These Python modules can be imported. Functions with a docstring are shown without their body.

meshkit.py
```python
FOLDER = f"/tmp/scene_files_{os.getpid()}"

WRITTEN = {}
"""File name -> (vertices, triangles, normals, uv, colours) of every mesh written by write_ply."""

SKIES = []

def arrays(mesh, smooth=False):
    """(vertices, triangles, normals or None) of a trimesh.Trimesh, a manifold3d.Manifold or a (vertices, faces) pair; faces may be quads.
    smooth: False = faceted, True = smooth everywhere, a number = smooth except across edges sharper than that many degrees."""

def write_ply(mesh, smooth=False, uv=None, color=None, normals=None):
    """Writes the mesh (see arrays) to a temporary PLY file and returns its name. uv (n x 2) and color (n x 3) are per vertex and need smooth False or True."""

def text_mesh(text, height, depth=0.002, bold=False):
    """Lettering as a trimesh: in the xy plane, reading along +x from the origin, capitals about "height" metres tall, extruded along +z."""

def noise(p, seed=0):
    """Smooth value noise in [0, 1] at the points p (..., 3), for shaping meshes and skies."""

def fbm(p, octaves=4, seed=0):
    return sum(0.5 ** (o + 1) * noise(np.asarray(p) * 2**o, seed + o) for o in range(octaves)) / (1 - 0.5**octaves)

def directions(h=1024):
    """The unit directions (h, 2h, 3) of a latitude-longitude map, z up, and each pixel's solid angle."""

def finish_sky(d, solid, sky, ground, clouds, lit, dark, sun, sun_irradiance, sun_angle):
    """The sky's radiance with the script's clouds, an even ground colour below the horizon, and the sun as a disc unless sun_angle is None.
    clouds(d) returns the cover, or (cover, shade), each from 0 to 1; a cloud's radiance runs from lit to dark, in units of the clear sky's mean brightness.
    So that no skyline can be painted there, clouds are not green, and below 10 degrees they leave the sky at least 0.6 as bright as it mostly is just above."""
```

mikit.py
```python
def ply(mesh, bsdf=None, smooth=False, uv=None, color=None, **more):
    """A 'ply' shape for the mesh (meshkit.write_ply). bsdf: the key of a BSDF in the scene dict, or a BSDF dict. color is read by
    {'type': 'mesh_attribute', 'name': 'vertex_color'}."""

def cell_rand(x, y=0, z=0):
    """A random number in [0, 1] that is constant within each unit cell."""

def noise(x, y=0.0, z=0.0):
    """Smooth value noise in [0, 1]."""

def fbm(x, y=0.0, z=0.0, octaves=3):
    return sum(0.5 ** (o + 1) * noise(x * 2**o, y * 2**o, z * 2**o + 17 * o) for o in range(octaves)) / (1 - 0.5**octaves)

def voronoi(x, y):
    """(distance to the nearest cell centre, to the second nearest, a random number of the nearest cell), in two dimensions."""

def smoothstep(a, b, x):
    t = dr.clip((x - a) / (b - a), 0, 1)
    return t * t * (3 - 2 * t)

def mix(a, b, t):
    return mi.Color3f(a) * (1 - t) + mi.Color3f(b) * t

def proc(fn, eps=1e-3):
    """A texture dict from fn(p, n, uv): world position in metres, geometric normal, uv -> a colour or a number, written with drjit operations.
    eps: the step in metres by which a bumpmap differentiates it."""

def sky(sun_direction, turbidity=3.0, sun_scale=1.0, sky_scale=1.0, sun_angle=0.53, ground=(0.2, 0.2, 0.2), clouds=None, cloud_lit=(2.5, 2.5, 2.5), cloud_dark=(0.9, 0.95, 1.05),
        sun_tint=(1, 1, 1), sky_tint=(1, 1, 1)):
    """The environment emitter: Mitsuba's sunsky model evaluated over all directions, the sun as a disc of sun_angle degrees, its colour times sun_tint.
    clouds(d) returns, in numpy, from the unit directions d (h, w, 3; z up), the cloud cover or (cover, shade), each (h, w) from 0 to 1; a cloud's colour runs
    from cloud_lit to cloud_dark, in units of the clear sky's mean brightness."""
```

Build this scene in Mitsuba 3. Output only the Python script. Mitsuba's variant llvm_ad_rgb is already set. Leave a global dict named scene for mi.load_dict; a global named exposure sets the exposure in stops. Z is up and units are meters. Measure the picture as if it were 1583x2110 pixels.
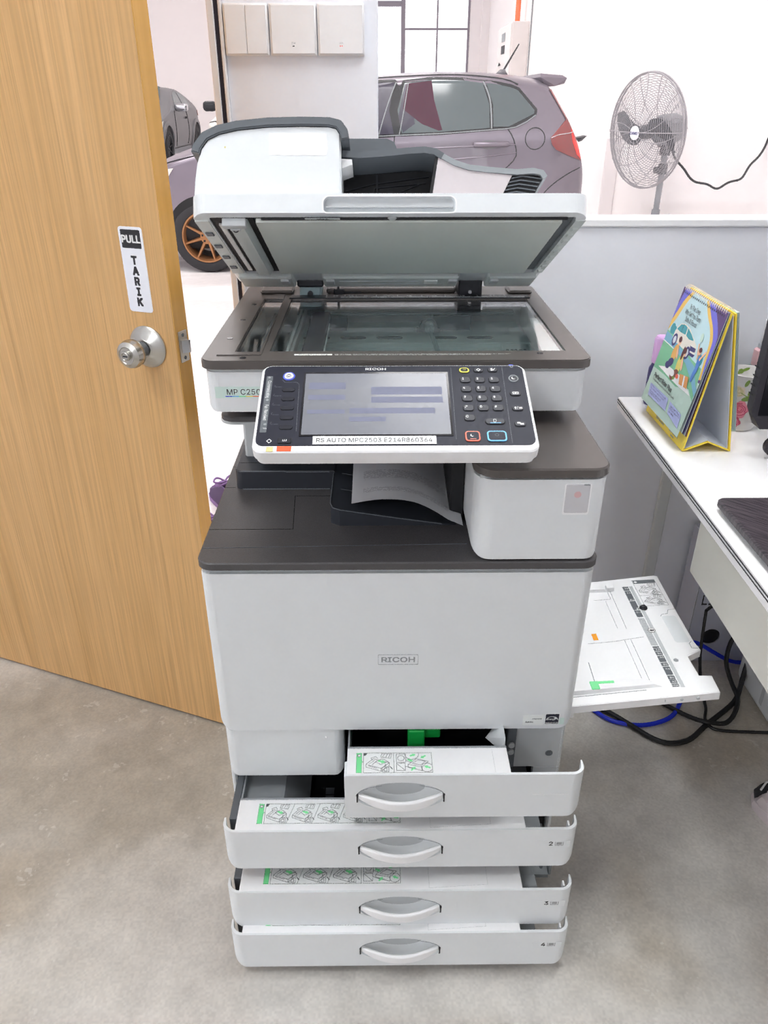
import math, random
import numpy as np, trimesh, drjit as dr, mitsuba as mi
import manifold3d as m3
from manifold3d import Manifold, CrossSection
from shapely.geometry import Polygon, LineString, Point, box as sbox
from shapely import affinity
from shapely.ops import unary_union
from scipy.interpolate import PchipInterpolator
import mikit, meshkit
from mikit import proc, fbm, noise, voronoi, cell_rand, smoothstep, mix, ply
from meshkit import text_mesh
rng = np.random.default_rng(7)
random.seed(7)
ST = mi.ScalarTransform4f

# ------------------------------------------------------------------ camera, light, exposure
scene, labels = {}, {}
CAM = np.array([-.0302, -.9462, 1.375])
PITCH, YAW, FPX = math.radians(28.402), math.radians(.58), 1569.6
FW = np.array([math.sin(YAW) * math.cos(PITCH), math.cos(YAW) * math.cos(PITCH), -math.sin(PITCH)])
scene['camera'] = {'type': 'perspective', 'fov_axis': 'x', 'fov': math.degrees(2 * math.atan(1583 / 2 / FPX)), 'near_clip': .02, 'far_clip': 300.,
                   'to_world': ST().look_at(origin=CAM.tolist(), target=(CAM + FW).tolist(), up=[0, 0, 1])}
exposure = 0.14
scene['sky'] = mikit.sky([.25, .9, .75], turbidity=4, sun_scale=0.0, sky_scale=2.6, sun_angle=None, ground=(.45, .43, .4),
                         clouds=lambda d: np.full(d.shape[:2], .9), cloud_lit=(7., 7., 7.2), cloud_dark=(6., 6., 6.2))
OFFICE_L, SHOW_L = 14.5, 13.5

# ------------------------------------------------------------------ materials
def rgb(c): return {'type': 'rgb', 'value': [float(x) for x in c]}
def mat(name, c, rough=.5, metal=0., spec=.5, **k):
    c = c if isinstance(c, dict) else rgb(c)
    scene[name] = {'type': 'twosided', 'b': {'type': 'principled', 'base_color': c, 'roughness': rough, 'metallic': metal, 'specular': spec, **k}}
    return name
def srgb(r, g, b):
    f = lambda v: (v / 255 / 12.92) if v <= 10 else ((v / 255 + .055) / 1.055) ** 2.4
    return (f(r), f(g), f(b))

def concrete(p, n, uv):
    big = fbm(p.x * 1.3 + 3, p.y * 1.9, 0., octaves=4)
    warm = fbm(p.x * 2.1 + 11, p.y * 2.6 + 5, 0., octaves=4)
    fine = fbm(p.x * 22, p.y * 22, 0., octaves=4)
    grit = noise(p.x * 240, p.y * 240)
    c = mix((.41, .375, .32), (.62, .595, .555), smoothstep(.36, .64, big))
    c = mix(c, (.35, .29, .215), .7 * smoothstep(.48, .68, warm))
    c = c * (.8 + .3 * fine) * (.93 + .14 * grit)
    spk = smoothstep(.80, .86, noise(p.x * 45 + 7, p.y * 45)) * smoothstep(.62, .72, noise(p.x * 190, p.y * 190))
    return mix(c, (.66, .64, .6), .3 * spk)
mat('m_concrete', proc(concrete), .42, spec=.4)

def show_floor(p, n, uv):
    a = fbm(p.x * 1.1 + 4 * noise(p.x * .7, p.y * .7), p.y * 2.6, 0., octaves=4)
    v = smoothstep(.47, .5, a) * smoothstep(.55, .51, a)
    return mix((.70, .665, .66), (.56, .53, .525), smoothstep(.35, .7, a)) * (.96 + .06 * noise(p.x * 40, p.y * 40)) - .05 * v
mat('m_showfloor', proc(show_floor), .3, spec=.45)

C0, CD = (-1.2462, .8062), (.93, -.368)      # the door's hinge and its direction
def wood(p, n, uv):
    u = (p.x - C0[0]) * CD[0] + (p.y - C0[1]) * CD[1]
    t = (p.x - C0[0]) * CD[1] - (p.y - C0[1]) * CD[0]
    s = u + t * .7 + .012 * noise(p.z * 1.1, u * 5)
    g = .45 + .45 * (fbm(s * 150, p.z * 1.2, 0., octaves=4) - .45) + .35 * (noise(s * 22, p.z * .6) - .5)
    f = noise(s * 420, p.z * 7)
    line = smoothstep(.72, .85, noise(s * 150 + 5, p.z * .5)) * smoothstep(.35, .6, noise(p.z * 3, s * 30))
    c = mix((.56, .325, .125), (.74, .465, .22), g)
    c = c * (.88 + .2 * f)
    return mix(c, (.44, .24, .085), .38 * line)
mat('m_wood', proc(wood), .38, spec=.4)
mat('m_wood_edge', proc(lambda p, n, uv: mix((.52, .27, .05), (.64, .35, .09), fbm(p.x * 60 + p.y * 60, p.z * 1.5))), .4)
mat('m_white', srgb(225, 229, 231), .33, spec=.45)
mat('m_white2', srgb(240, 241, 242), .4, spec=.4)
mat('m_lidunder', srgb(205, 212, 210), .45)
mat('m_sheet', srgb(214, 220, 214), .5)
mat('m_deck', proc(lambda p, n, uv: mix((.050, .048, .050), (.070, .067, .068), noise(p.x * 900, p.y * 900, p.z * 900))), .42, spec=.55)
mat('m_taupe', srgb(78, 73, 70), .3, spec=.6)
mat('m_tray', srgb(42, 45, 51), .45)
mat('m_black', srgb(24, 26, 32), .4)
mat('m_blackgloss', srgb(18, 19, 24), .12)
mat('m_void', srgb(12, 13, 16), .6)
mat('m_charcoal', srgb(88, 93, 98), .5)
mat('m_panel', srgb(34, 36, 48), .5, spec=.25)
mat('m_key', srgb(28, 30, 40), .4, spec=.35)
mat('m_screen', proc(lambda p, n, uv: mix(srgb(112, 115, 124), srgb(118, 120, 126), noise(uv.x * 3, uv.y * 3))), .22, spec=.6)
mat('m_screenbox', srgb(116, 119, 138), .5, spec=.2)
mat('m_printwhite', (.82, .82, .82), .5)
mat('m_printblack', (.02, .02, .024), .5)
mat('m_printgrey', (.32, .33, .34), .5)
mat('m_line', srgb(74, 80, 80), .5)
mat('m_lightgrey', srgb(188, 192, 194), .45)
mat('m_midgrey', srgb(140, 145, 148), .5)
mat('m_pinkgrey', srgb(196, 188, 190), .45)
mat('m_sticker', srgb(236, 240, 238), .5)
mat('m_stickergreen', srgb(206, 226, 220), .4)
mat('m_mint', srgb(120, 222, 150), .45)
mat('m_green', srgb(20, 160, 70), .4)
mat('m_yellowkey', srgb(232, 220, 70), .35)
mat('m_redkey', srgb(228, 96, 70), .35)
mat('m_bluekey', srgb(90, 175, 232), .35)
mat('m_bluering', srgb(96, 112, 230), .3)
mat('m_orange', srgb(226, 150, 20), .45)
mat('m_orangemark', srgb(235, 92, 50), .45)
mat('m_cream', srgb(205, 198, 140), .45)
mat('m_steel', srgb(196, 194, 188), .28, metal=1.)
mat('m_chrome', srgb(215, 217, 220), .12, metal=1.)
mat('m_alu', srgb(224, 222, 222), .4)
mat('m_rubber', srgb(38, 37, 40), .7)
mat('m_gasket', srgb(26, 22, 36), .6)
mat('m_wallgrey', srgb(228, 229, 235), .6, spec=.3)
mat('m_wallwhite', srgb(238, 234, 233), .7, spec=.2)
mat('m_wallcream', srgb(238, 233, 233), .7, spec=.2)
mat('m_switch', srgb(232, 230, 230), .35)
mat('m_partition', srgb(232, 234, 240), .5, spec=.3)
mat('m_ceiling', srgb(240, 240, 240), .8, spec=.1)
mat('m_desk', srgb(244, 243, 243), .3, spec=.45)
mat('m_deskedge', srgb(214, 216, 218), .4)
mat('m_deskpanel', srgb(205, 203, 194), .5)
mat('m_post', srgb(205, 208, 208), .45)
mat('m_boxgrey', srgb(185, 188, 200), .6)
mat('m_blue', srgb(14, 40, 190), .35)
mat('m_cable', srgb(16, 16, 18), .4)
mat('m_ups', srgb(222, 226, 228), .35)
mat('m_yellow', srgb(240, 212, 62), .45)
mat('m_cal_mint', srgb(188, 212, 200), .5)
mat('m_cal_sky', srgb(186, 214, 220), .5)
mat('m_cal_purple', srgb(86, 62, 110), .5)
mat('m_cal_lilac', srgb(112, 108, 200), .5)
mat('m_cal_gold', srgb(222, 186, 100), .5)
mat('m_cal_grass', srgb(122, 184, 146), .5)
mat('m_cal_road', srgb(120, 172, 196), .5)
mat('m_cal_skin', srgb(226, 180, 150), .5)
mat('m_cal_hair', srgb(84, 44, 48), .5)
mat('m_cal_shirt', srgb(220, 170, 96), .5)
mat('m_cal_shirt2', srgb(214, 200, 110), .5)
mat('m_cal_blue', srgb(84, 130, 200), .5)
mat('m_cal_navy', srgb(60, 56, 104), .5)
mat('m_cal_brown', srgb(120, 76, 66), .5)
mat('m_cal_car', srgb(222, 218, 208), .5)
mat('m_cal_teal', srgb(70, 150, 160), .5)
mat('m_cal_basket', srgb(214, 150, 90), .5)
mat('m_cal_box', srgb(176, 184, 226), .5)
mat('m_grey_card', srgb(206, 210, 216), .6)
mat('m_mug', srgb(243, 241, 238), .18)
mat('m_pink', srgb(222, 132, 152), .3)
mat('m_pinkdeep', srgb(186, 62, 100), .3)
mat('m_leaf', srgb(120, 150, 60), .35)
mat('m_petalcream', srgb(240, 226, 205), .3)
mat('m_darkgreen', srgb(36, 92, 66), .45)
mat('m_purple', srgb(62, 42, 82), .7)
mat('m_purplelight', srgb(118, 92, 140), .7)
mat('m_lavender', srgb(216, 176, 226), .6)
mat('m_shoewhite', srgb(206, 196, 198), .55)
mat('m_nail', srgb(214, 172, 178), .2)
mat('m_carpaint', srgb(120, 111, 122), .22, metal=.45, clearcoat=.8, clearcoat_gloss=.9)
mat('m_carmatte', srgb(120, 119, 122), .4, metal=.4)
mat('m_carwhite', srgb(232, 230, 228), .25, clearcoat=.6)
mat('m_carglass', srgb(78, 90, 92), .08, spec=.7)
mat('m_cardark', srgb(44, 38, 58), .2, spec=.4)
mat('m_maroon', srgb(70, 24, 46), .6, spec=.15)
mat('m_taillight', srgb(136, 62, 60), .12)
mat('m_tailred', srgb(240, 60, 50), .2)
mat('m_headlight', srgb(215, 212, 205), .1)
mat('m_bronze', srgb(158, 112, 76), .35, metal=.6)
mat('m_fancage', srgb(150, 147, 151), .4)
mat('m_fangrey', srgb(138, 141, 146), .4)
mat('m_fandark', srgb(74, 75, 80), .4)
mat('m_winframe', srgb(120, 112, 124), .5)
mat('m_pale', srgb(236, 238, 246), .8)
mat('m_paleblue', srgb(196, 200, 222), .8)
mat('m_conduit', srgb(236, 116, 60), .5)
mat('m_gearbox', srgb(226, 219, 216), .5)
mat('m_leddisc', srgb(214, 180, 182), .3)
mat('m_lens', srgb(206, 206, 210), .15)
mat('m_keyglass', srgb(90, 108, 110), .1)
mat('m_innergrey', srgb(214, 232, 232), .5)
mat('m_innerdark', srgb(62, 80, 92), .5)
mat('m_innermid', srgb(146, 168, 172), .5)
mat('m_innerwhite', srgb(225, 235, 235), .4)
mat('m_monitor', srgb(30, 27, 36), .45)
mat('m_laptop', proc(lambda p, n, uv: mix((.018, .016, .02), (.07, .055, .065), noise((p.x + p.y) * 420, (p.x - p.y) * 24))), .35)
scene['m_glass'] = {'type': 'thindielectric', 'int_ior': 1.5}
scene['m_tintglass'] = {'type': 'thindielectric', 'int_ior': 1.5, 'specular_transmittance': rgb((.97, .99, .99))}
scene['m_clearglass'] = {'type': 'dielectric', 'int_ior': 1.45}

def printed(p, n, uv):
    """rows of tiny print on the sheet, uv in units of the sheet's height"""
    row = uv.y * 95
    ln = dr.floor(row); fr = row - ln
    wd = noise(uv.x * 130, ln * 7.3)
    on = (fr > .25) & (fr < .75) & (wd > .33)
    blank = cell_rand(dr.floor(uv.y * 21), 3.) < .25
    body = (uv.x > .08) & (uv.x < .66) & ~blank & ((uv.y < .33) | (uv.y > .6)) & (uv.y > .06)
    bar = (dr.abs(uv.y - .8) < .008) & (uv.x > .08)
    ink = dr.select((on & body), .45, 0.)
    ink = dr.select(bar, .9, ink)
    return mix((.70, .71, .74), (.06, .06, .09), ink)
mat('m_paper', proc(printed), .6, spec=.2)

# ------------------------------------------------------------------ mesh helpers
_used = set()
FLAT = {'lettering', 'drawing', 'print', 'screen_key', 'key_symbol', 'key_outline', 'groove', 'size_scale', 'hatch_line', 'seam', 'punch_hole', 'green_arrows'}
def numbered(k):
    if k not in _used:
        _used.add(k); return k
    i = 1
    while f'{k}_{i:03d}' in _used: i += 1
    k = f'{k}_{i:03d}'; _used.add(k); return k
def mesh_of(m):
    if isinstance(m, Manifold):
        q = m.to_mesh(); return trimesh.Trimesh(np.array(q.vert_properties[:, :3]), np.array(q.tri_verts), process=False)
    if isinstance(m, (list, tuple)): return trimesh.util.concatenate([mesh_of(x) for x in m])
    return m
def obj(name, mesh, material, parent=None, M=None, smooth=30, label=None, **more):
    if isinstance(mesh, list):
        ks = [obj(name, q, material, parent, M, smooth, label, **more) for q in mesh]; return ks[0]
    key = numbered((parent + '__' if parent else '') + name)
    m = mesh_of(mesh)
    if name in FLAT: smooth = False
    if M is not None:
        m = m.copy(); m.apply_transform(M)
    scene[key] = ply(m, material, smooth=smooth, **more)
    if label: labels[key] = {'label': label}
    return key
def tag(key, label, cat=None, group=None, kind=None):
    d = {'label': label}
    if cat: d['category'] = cat
    if group: d['group'] = group
    if kind: d['kind'] = kind
    labels[key] = d
    return key
def thing(name, label, cat, group=None):
    k = numbered(name); tag(k, label, cat, group); return k
def struct(name, mesh, material, label=None, **k):
    key = obj(name, mesh, material, **k)
    labels[key] = {'kind': 'structure', **({'label': label} if label else {})}
    return key
def frame(o, ux, uy, n=None):
    ux, uy = np.asarray(ux, float), np.asarray(uy, float)
    M = np.eye(4); M[:3, 0] = ux; M[:3, 1] = uy; M[:3, 2] = np.cross(ux, uy) if n is None else n; M[:3, 3] = o
    return M
def front(x=0, y=0, z=0): return frame((x, y, z), (1, 0, 0), (0, 0, 1))     # local x right, y up, z towards the camera
def top(x=0, y=0, z=0): return frame((x, y, z), (1, 0, 0), (0, 1, 0))       # local x right, y back, z up
def shift(x=0, y=0, z=0):
    M = np.eye(4); M[:3, 3] = (x, y, z); return M
def rotm(a, ax, pt=None): return trimesh.transformations.rotation_matrix(a, ax, pt)
def to_man(m):
    m = mesh_of(m)
    return Manifold(m3.Mesh(np.asarray(m.vertices, np.float32), np.asarray(m.faces, np.uint32)))
def hull(pts): return Manifold.hull_points(np.asarray(pts, np.float64))
def box(x0, x1, y0, y1, z0, z1, b=0.):
    """a box with chamfered edges b"""
    if b <= 0:
        return trimesh.creation.box(bounds=[[x0, y0, z0], [x1, y1, z1]])
    P = []
    for i in range(3):
        d = [b, b, b]; d[i] = 0
        P += [(x, y, z) for x in (x0 + d[0], x1 - d[0]) for y in (y0 + d[1], y1 - d[1]) for z in (z0 + d[2], z1 - d[2])]
    return mesh_of(hull(P))
def rbox(x0, x1, y0, y1, z0, z1, r, seg=20):
    s = Manifold.sphere(r, seg)
    return Manifold.batch_hull([s.translate((x, y, z)) for x in (x0 + r, x1 - r) for y in (y0 + r, y1 - r) for z in (z0 + r, z1 - r)])
def rr(x0, x1, y0, y1, r, q=6):
    """rounded rectangle; r one radius or four (lower left, lower right, upper right, upper left)"""
    rs = [r] * 4 if np.isscalar(r) else r
    pts = []
    for (cx, cy, sx, sy, a0), q_r in zip(((x0, y0, 1, 1, 180), (x1, y0, -1, 1, 270), (x1, y1, -1, -1, 0), (x0, y1, 1, -1, 90)), rs):
        if q_r <= 0: pts.append((cx, cy)); continue
        for t in np.linspace(0, 90, q + 1):
            a = math.radians(a0 + t); pts.append((cx + sx * q_r + q_r * math.cos(a), cy + sy * q_r + q_r * math.sin(a)))
    return Polygon(pts)
def ext(poly, z0, z1):
    gs = [g for g in getattr(poly, 'geoms', [poly]) if g.area > 1e-12]
    out = []
    for g in gs:
        m = trimesh.creation.extrude_polygon(g, z1 - z0, engine='earcut'); m.apply_translation((0, 0, z0)); out.append(m)
    return trimesh.util.concatenate(out)
def plate(poly, z0, z1, b=.0015):
    """extruded polygon whose upper rim is chamfered (polygons convex or not)"""
    c = np.asarray(poly.exterior.coords)[:-1]
    if not poly.exterior.is_ccw: c = c[::-1]
    inn = poly.buffer(-b, join_style=2)
    if poly.convex_hull.area - poly.area < 1e-9 and not poly.interiors and inn.geom_type == 'Polygon':
        i = np.asarray(inn.exterior.coords)
        return mesh_of(hull([(x, y, z0) for x, y in c] + [(x, y, z1 - b) for x, y in c] + [(x, y, z1) for x, y in i]))
    return mesh_of([ext(poly, z0, z1 - b * .6), ext(inn, z1 - b, z1)])
def ribbon(pts, w, h=.0003, closed=False, z0=0.):
    return ext(LineString(list(pts) + ([pts[0]] if closed else [])).buffer(w / 2, cap_style=2, join_style=2), z0, z0 + h)
def flat(poly, h=.0003, z0=0.): return ext(poly, z0, z0 + h)
def text(s, h, cx=None, cy=None, x=0., y=0., d=.0003, bold=False, sx=1., rot=0., z0=0.):
    m = text_mesh(s, h, d, bold); b = m.bounds
    m.apply_scale((sx, 1, 1)); b = m.bounds
    if cx is not None: m.apply_translation((cx - (b[0][0] + b[1][0]) / 2, cy - h / 2, 0))
    else: m.apply_translation((x - b[0][0], y, 0))
    if rot: m.apply_transform(rotm(rot, (0, 0, 1), (cx or x, cy or y, 0)))
    if z0: m.apply_translation((0, 0, z0))
    return m
def tube(pts, r, sides=10, n=None, closed=False):
    P = np.asarray(pts, float)
    if n:
        s = np.r_[0, np.cumsum(np.linalg.norm(np.diff(P, axis=0), axis=1))]
        t = np.linspace(0, s[-1], n); P = np.stack([PchipInterpolator(s, P[:, k])(t) for k in range(3)], 1)
        for _ in range(3): P[1:-1] = .25 * P[:-2] + .5 * P[1:-1] + .25 * P[2:]
    k = len(P)
    T = (np.roll(P, -1, 0) - np.roll(P, 1, 0)) if closed else np.gradient(P, axis=0)
    T /= np.linalg.norm(T, axis=1, keepdims=True) + 1e-12
    a = np.cross(T[0], (0, 0, 1.) if abs(T[0][2]) < .9 else (1., 0, 0)); V = []
    R = np.broadcast_to(r, (k,))
    ang = np.arange(sides) * 2 * np.pi / sides
    for i in range(k):
        a = a - T[i] * np.dot(a, T[i]); a /= np.linalg.norm(a) + 1e-12
        b = np.cross(T[i], a)
        V.append(P[i] + R[i] * (np.cos(ang)[:, None] * a + np.sin(ang)[:, None] * b))
    V = np.vstack(V); F = []
    for i in range(k if closed else k - 1):
        j = (i + 1) % k
        for s in range(sides):
            t = (s + 1) % sides
            F += [(i * sides + s, i * sides + t, j * sides + t), (i * sides + s, j * sides + t, j * sides + s)]
    if not closed:
        V = np.vstack([V, P[:1], P[-1:]]); c0, c1 = k * sides, k * sides + 1
        for s in range(sides):
            t = (s + 1) % sides
            F += [(c0, t, s), (c1, (k - 1) * sides + s, (k - 1) * sides + t)]
    m = trimesh.Trimesh(V, np.array(F), process=False); m.fix_normals(); return m
def lathe(prof, seg=40, M=None):
    m = trimesh.creation.revolve(np.asarray(prof, float), sections=seg)
    if M is not None: m.apply_transform(M)
    return m
def cyl(p0, p1, r, seg=24):
    return trimesh.creation.cylinder(r, segment=[p0, p1], sections=seg)
def disc(x, y, r, q=10): return Point(x, y).buffer(r, q)
def circ_ring(x, y, r0, r1): return disc(x, y, r1).difference(disc(x, y, r0))
def arrow(x, y, l, a):
    p = Polygon([(-l / 2, -l * .14), (0, -l * .14), (0, -l * .34), (l / 2, 0), (0, l * .34), (0, l * .14), (-l / 2, l * .14)])
    return affinity.translate(affinity.rotate(p, a, origin=(0, 0)), x, y)

# ------------------------------------------------------------------ the setting
WY = .83                     # front face of the office's glazed front wall
RX, BY, LX, CH = 2.75, 21.0, -11.0, 5.2
fl = trimesh.creation.box(bounds=[[LX, -3.3, -.05], [RX + .1, WY + .05, 0]])
struct('floor_showroom', trimesh.creation.box(bounds=[[LX, WY + .05, -.05], [RX + .1, BY + .1, 0]]), 'm_showfloor', 'pale polished showroom floor with grey veins')
struct('floor', fl, 'm_concrete', 'worn grey concrete floor with brown stains')
struct('wall_right', box(RX, RX + .12, WY, BY, 0, CH), 'm_wallwhite')
struct('wall_left', box(LX - .12, LX, WY + .1, BY, 0, CH), 'm_wallcream')
struct('ceiling', box(LX, RX + .12, WY, BY + .12, CH, CH + .1), 'm_ceiling', 'high showroom ceiling')
# back wall with the window opening
WX0, WX1, WZ0, WZ1 = -.72, 2.28, 1.1, 4.6
bw = mesh_of([box(LX, WX0, BY, BY + .15, 0, CH), box(WX1, RX, BY, BY + .15, 0, CH), box(WX0, WX1, BY, BY + .15, 0, WZ0), box(WX0, WX1, BY, BY + .15, WZ1, CH)])
struct('wall_back', bw, 'm_wallcream')
struct('wall_back_pier', box(2.56, 2.75, BY - .10, BY, 0, CH), 'm_wallcream', 'cream pier beside the showroom window')
w = struct('window_1', mesh_of([box(WX0, WX0 + .05, BY - .02, BY + .05, WZ0, WZ1, .005), box(WX1 - .05, WX1, BY - .02, BY + .05, WZ0, WZ1, .005),
                                box(WX0, WX1, BY - .02, BY + .05, WZ0, WZ0 + .06, .005), box(WX0, WX1, BY - .02, BY + .05, WZ1 - .05, WZ1, .005)]), 'm_winframe', 'tall grey-framed showroom window')
obj('mullion', box(.61, .71, BY - .03, BY + .06, WZ0, WZ1, .008), 'm_winframe', w)
obj('mullion', box(1.475, 1.51, BY - .02, BY + .05, WZ0, WZ1, .005), 'm_winframe', w)
obj('transom', box(.71, WX1, BY - .02, BY + .05, 2.88, 2.92, .005), 'm_winframe', w)
obj('transom', box(WX0, .61, BY - .03, BY + .06, 3.36, 3.47, .008), 'm_winframe', w)
for a, b, c, d in ((WX0 + .05, .61, WZ0, 3.36), (.71, 1.475, WZ0, 2.88), (1.51, WX1 - .05, WZ0, 2.88), (.71, 1.475, 2.92, WZ1), (1.51, WX1 - .05, 2.92, WZ1), (WX0 + .05, .61, 3.47, WZ1)):
    obj('pane', box(a, b, BY + .012, BY + .016, c + .02, d - .02), 'm_glass', w)
# outside
struct('ground', box(-14, 16, BY + .15, BY + 40, -.2, -.02), 'm_pale', 'pale ground outside the window')
rail = thing('railing', 'thin pale railing outside the showroom window', 'railing')
for z in (.9, 1.25, 1.75): obj('rail', tube([(-4, BY + 6, z), (8, BY + 6, z)], .018, 8), 'm_paleblue', rail)
for i in range(13): obj('post', tube([(-4 + i, BY + 6, -.02), (-4 + i, BY + 6, 1.78)], .022, 8), 'm_paleblue', rail)
obj('storage_shed', mesh_of([box(2.3, 4.2, BY + 8, BY + 10, -.02, 1.75, .02), box(2.2, 4.3, BY + 7.9, BY + 10.1, 1.75, 1.86, .02)]), 'm_paleblue')
tag('storage_shed', 'pale bluish shed far outside behind the railing', 'shed')
# the office around the camera
struct('wall_office_left', box(-2.3, -2.2, -3.2, WY, 0, 2.75), 'm_wallgrey')
struct('wall_office_right', box(2.6, 2.7, -3.2, WY, 0, 2.75), 'm_wallgrey')
struct('wall_office_rear', box(-2.3, 2.7, -3.3, -3.2, 0, 2.75), 'm_wallgrey')
struct('ceiling_office', box(-2.3, 2.7, -3.3, WY + .1, 2.75, 2.8), 'm_ceiling')
# front wall of the office: door opening, frame, switch panel, low partition with glass above
struct('wall_front', mesh_of([box(-11, -1.30, WY, WY + .1, 0, 2.75), box(-1.30, -.355, WY, WY + .1, 2.12, 2.75)]), 'm_wallgrey')
tr = struct('trim_1', mesh_of([box(-.3575, -.3440, WY - .012, WY + .10, 0, 2.12, .002), box(-.1, -.09, WY, WY + .01, 2.3, 2.31)]), 'm_alu', 'aluminium door frame post')
obj('gasket', box(-.3440, -.3355, WY - .006, WY + .09, 0, 2.12), 'm_gasket', tr, label='dark gasket strip')
obj('stop', box(-.3355, -.328, WY - .010, WY + .1, 0, 2.12, .002), 'm_alu', tr)
struct('trim_2', mesh_of([box(-1.32, -1.27, WY - .012, WY + .1, 0, 2.12, .002), box(-1.32, -.353, WY - .012, WY + .1, 2.1, 2.15, .002)]), 'm_alu', 'door frame head and hinge post')
struct('wall_panel', box(-.329, -.024, WY, WY + .07, 0, 2.75, .002), 'm_wallgrey', 'pale grey wall panel carrying the light switches')
pt = struct('wall_partition', box(-.024, 2.6, WY, WY + .06, .0, 1.128, .002), 'm_partition', 'white low partition below the glass')
obj('cap', box(-.024, 2.6, WY - .006, WY + .066, 1.128, 1.146, .003), 'm_white2', pt)
for x in (.706, .832): obj('joint_strip', box(x, x + .03, WY - .014, WY, 0, .70, .003), 'm_post', pt)
struct('window_2', box(-.024, 2.6, WY + .028, WY + .034, 1.146, 2.72), 'm_glass', 'clear glass pane above the white partition')

def lamp(name, x0, x1, y0, y1, z, L, c=(1., .985, .97)):
    k = struct(name, mesh_of([box(x0 - .02, x1 + .02, y0 - .02, y0, z - .03, z), box(x0 - .02, x1 + .02, y1, y1 + .02, z - .03, z), box(x0 - .02, x0, y0, y1, z - .03, z), box(x1, x1 + .02, y0, y1, z - .03, z)]), 'm_white2')
    labels[k].update(label='unseen ceiling light panel')
    v = np.array([(x0, y0, z - .02), (x1, y0, z - .02), (x1, y1, z - .02), (x0, y1, z - .02)])
    d = ply((v, np.array([(0, 2, 1), (0, 3, 2)])), 'm_white2')
    d['emitter'] = {'type': 'area', 'radiance': rgb([L * q for q in c])}
    scene[k + '__diffuser'] = d
for x, y, k_ in ((.42, .28, 1.15), (-1.25, -.60, 1.1), (-1.7, -2.8, 1.65)):
    lamp(numbered('ceiling_light'), x - .3, x + .3, y - .3, y + .3, 2.75, OFFICE_L * k_, (.97, 1., 1.01))
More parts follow.
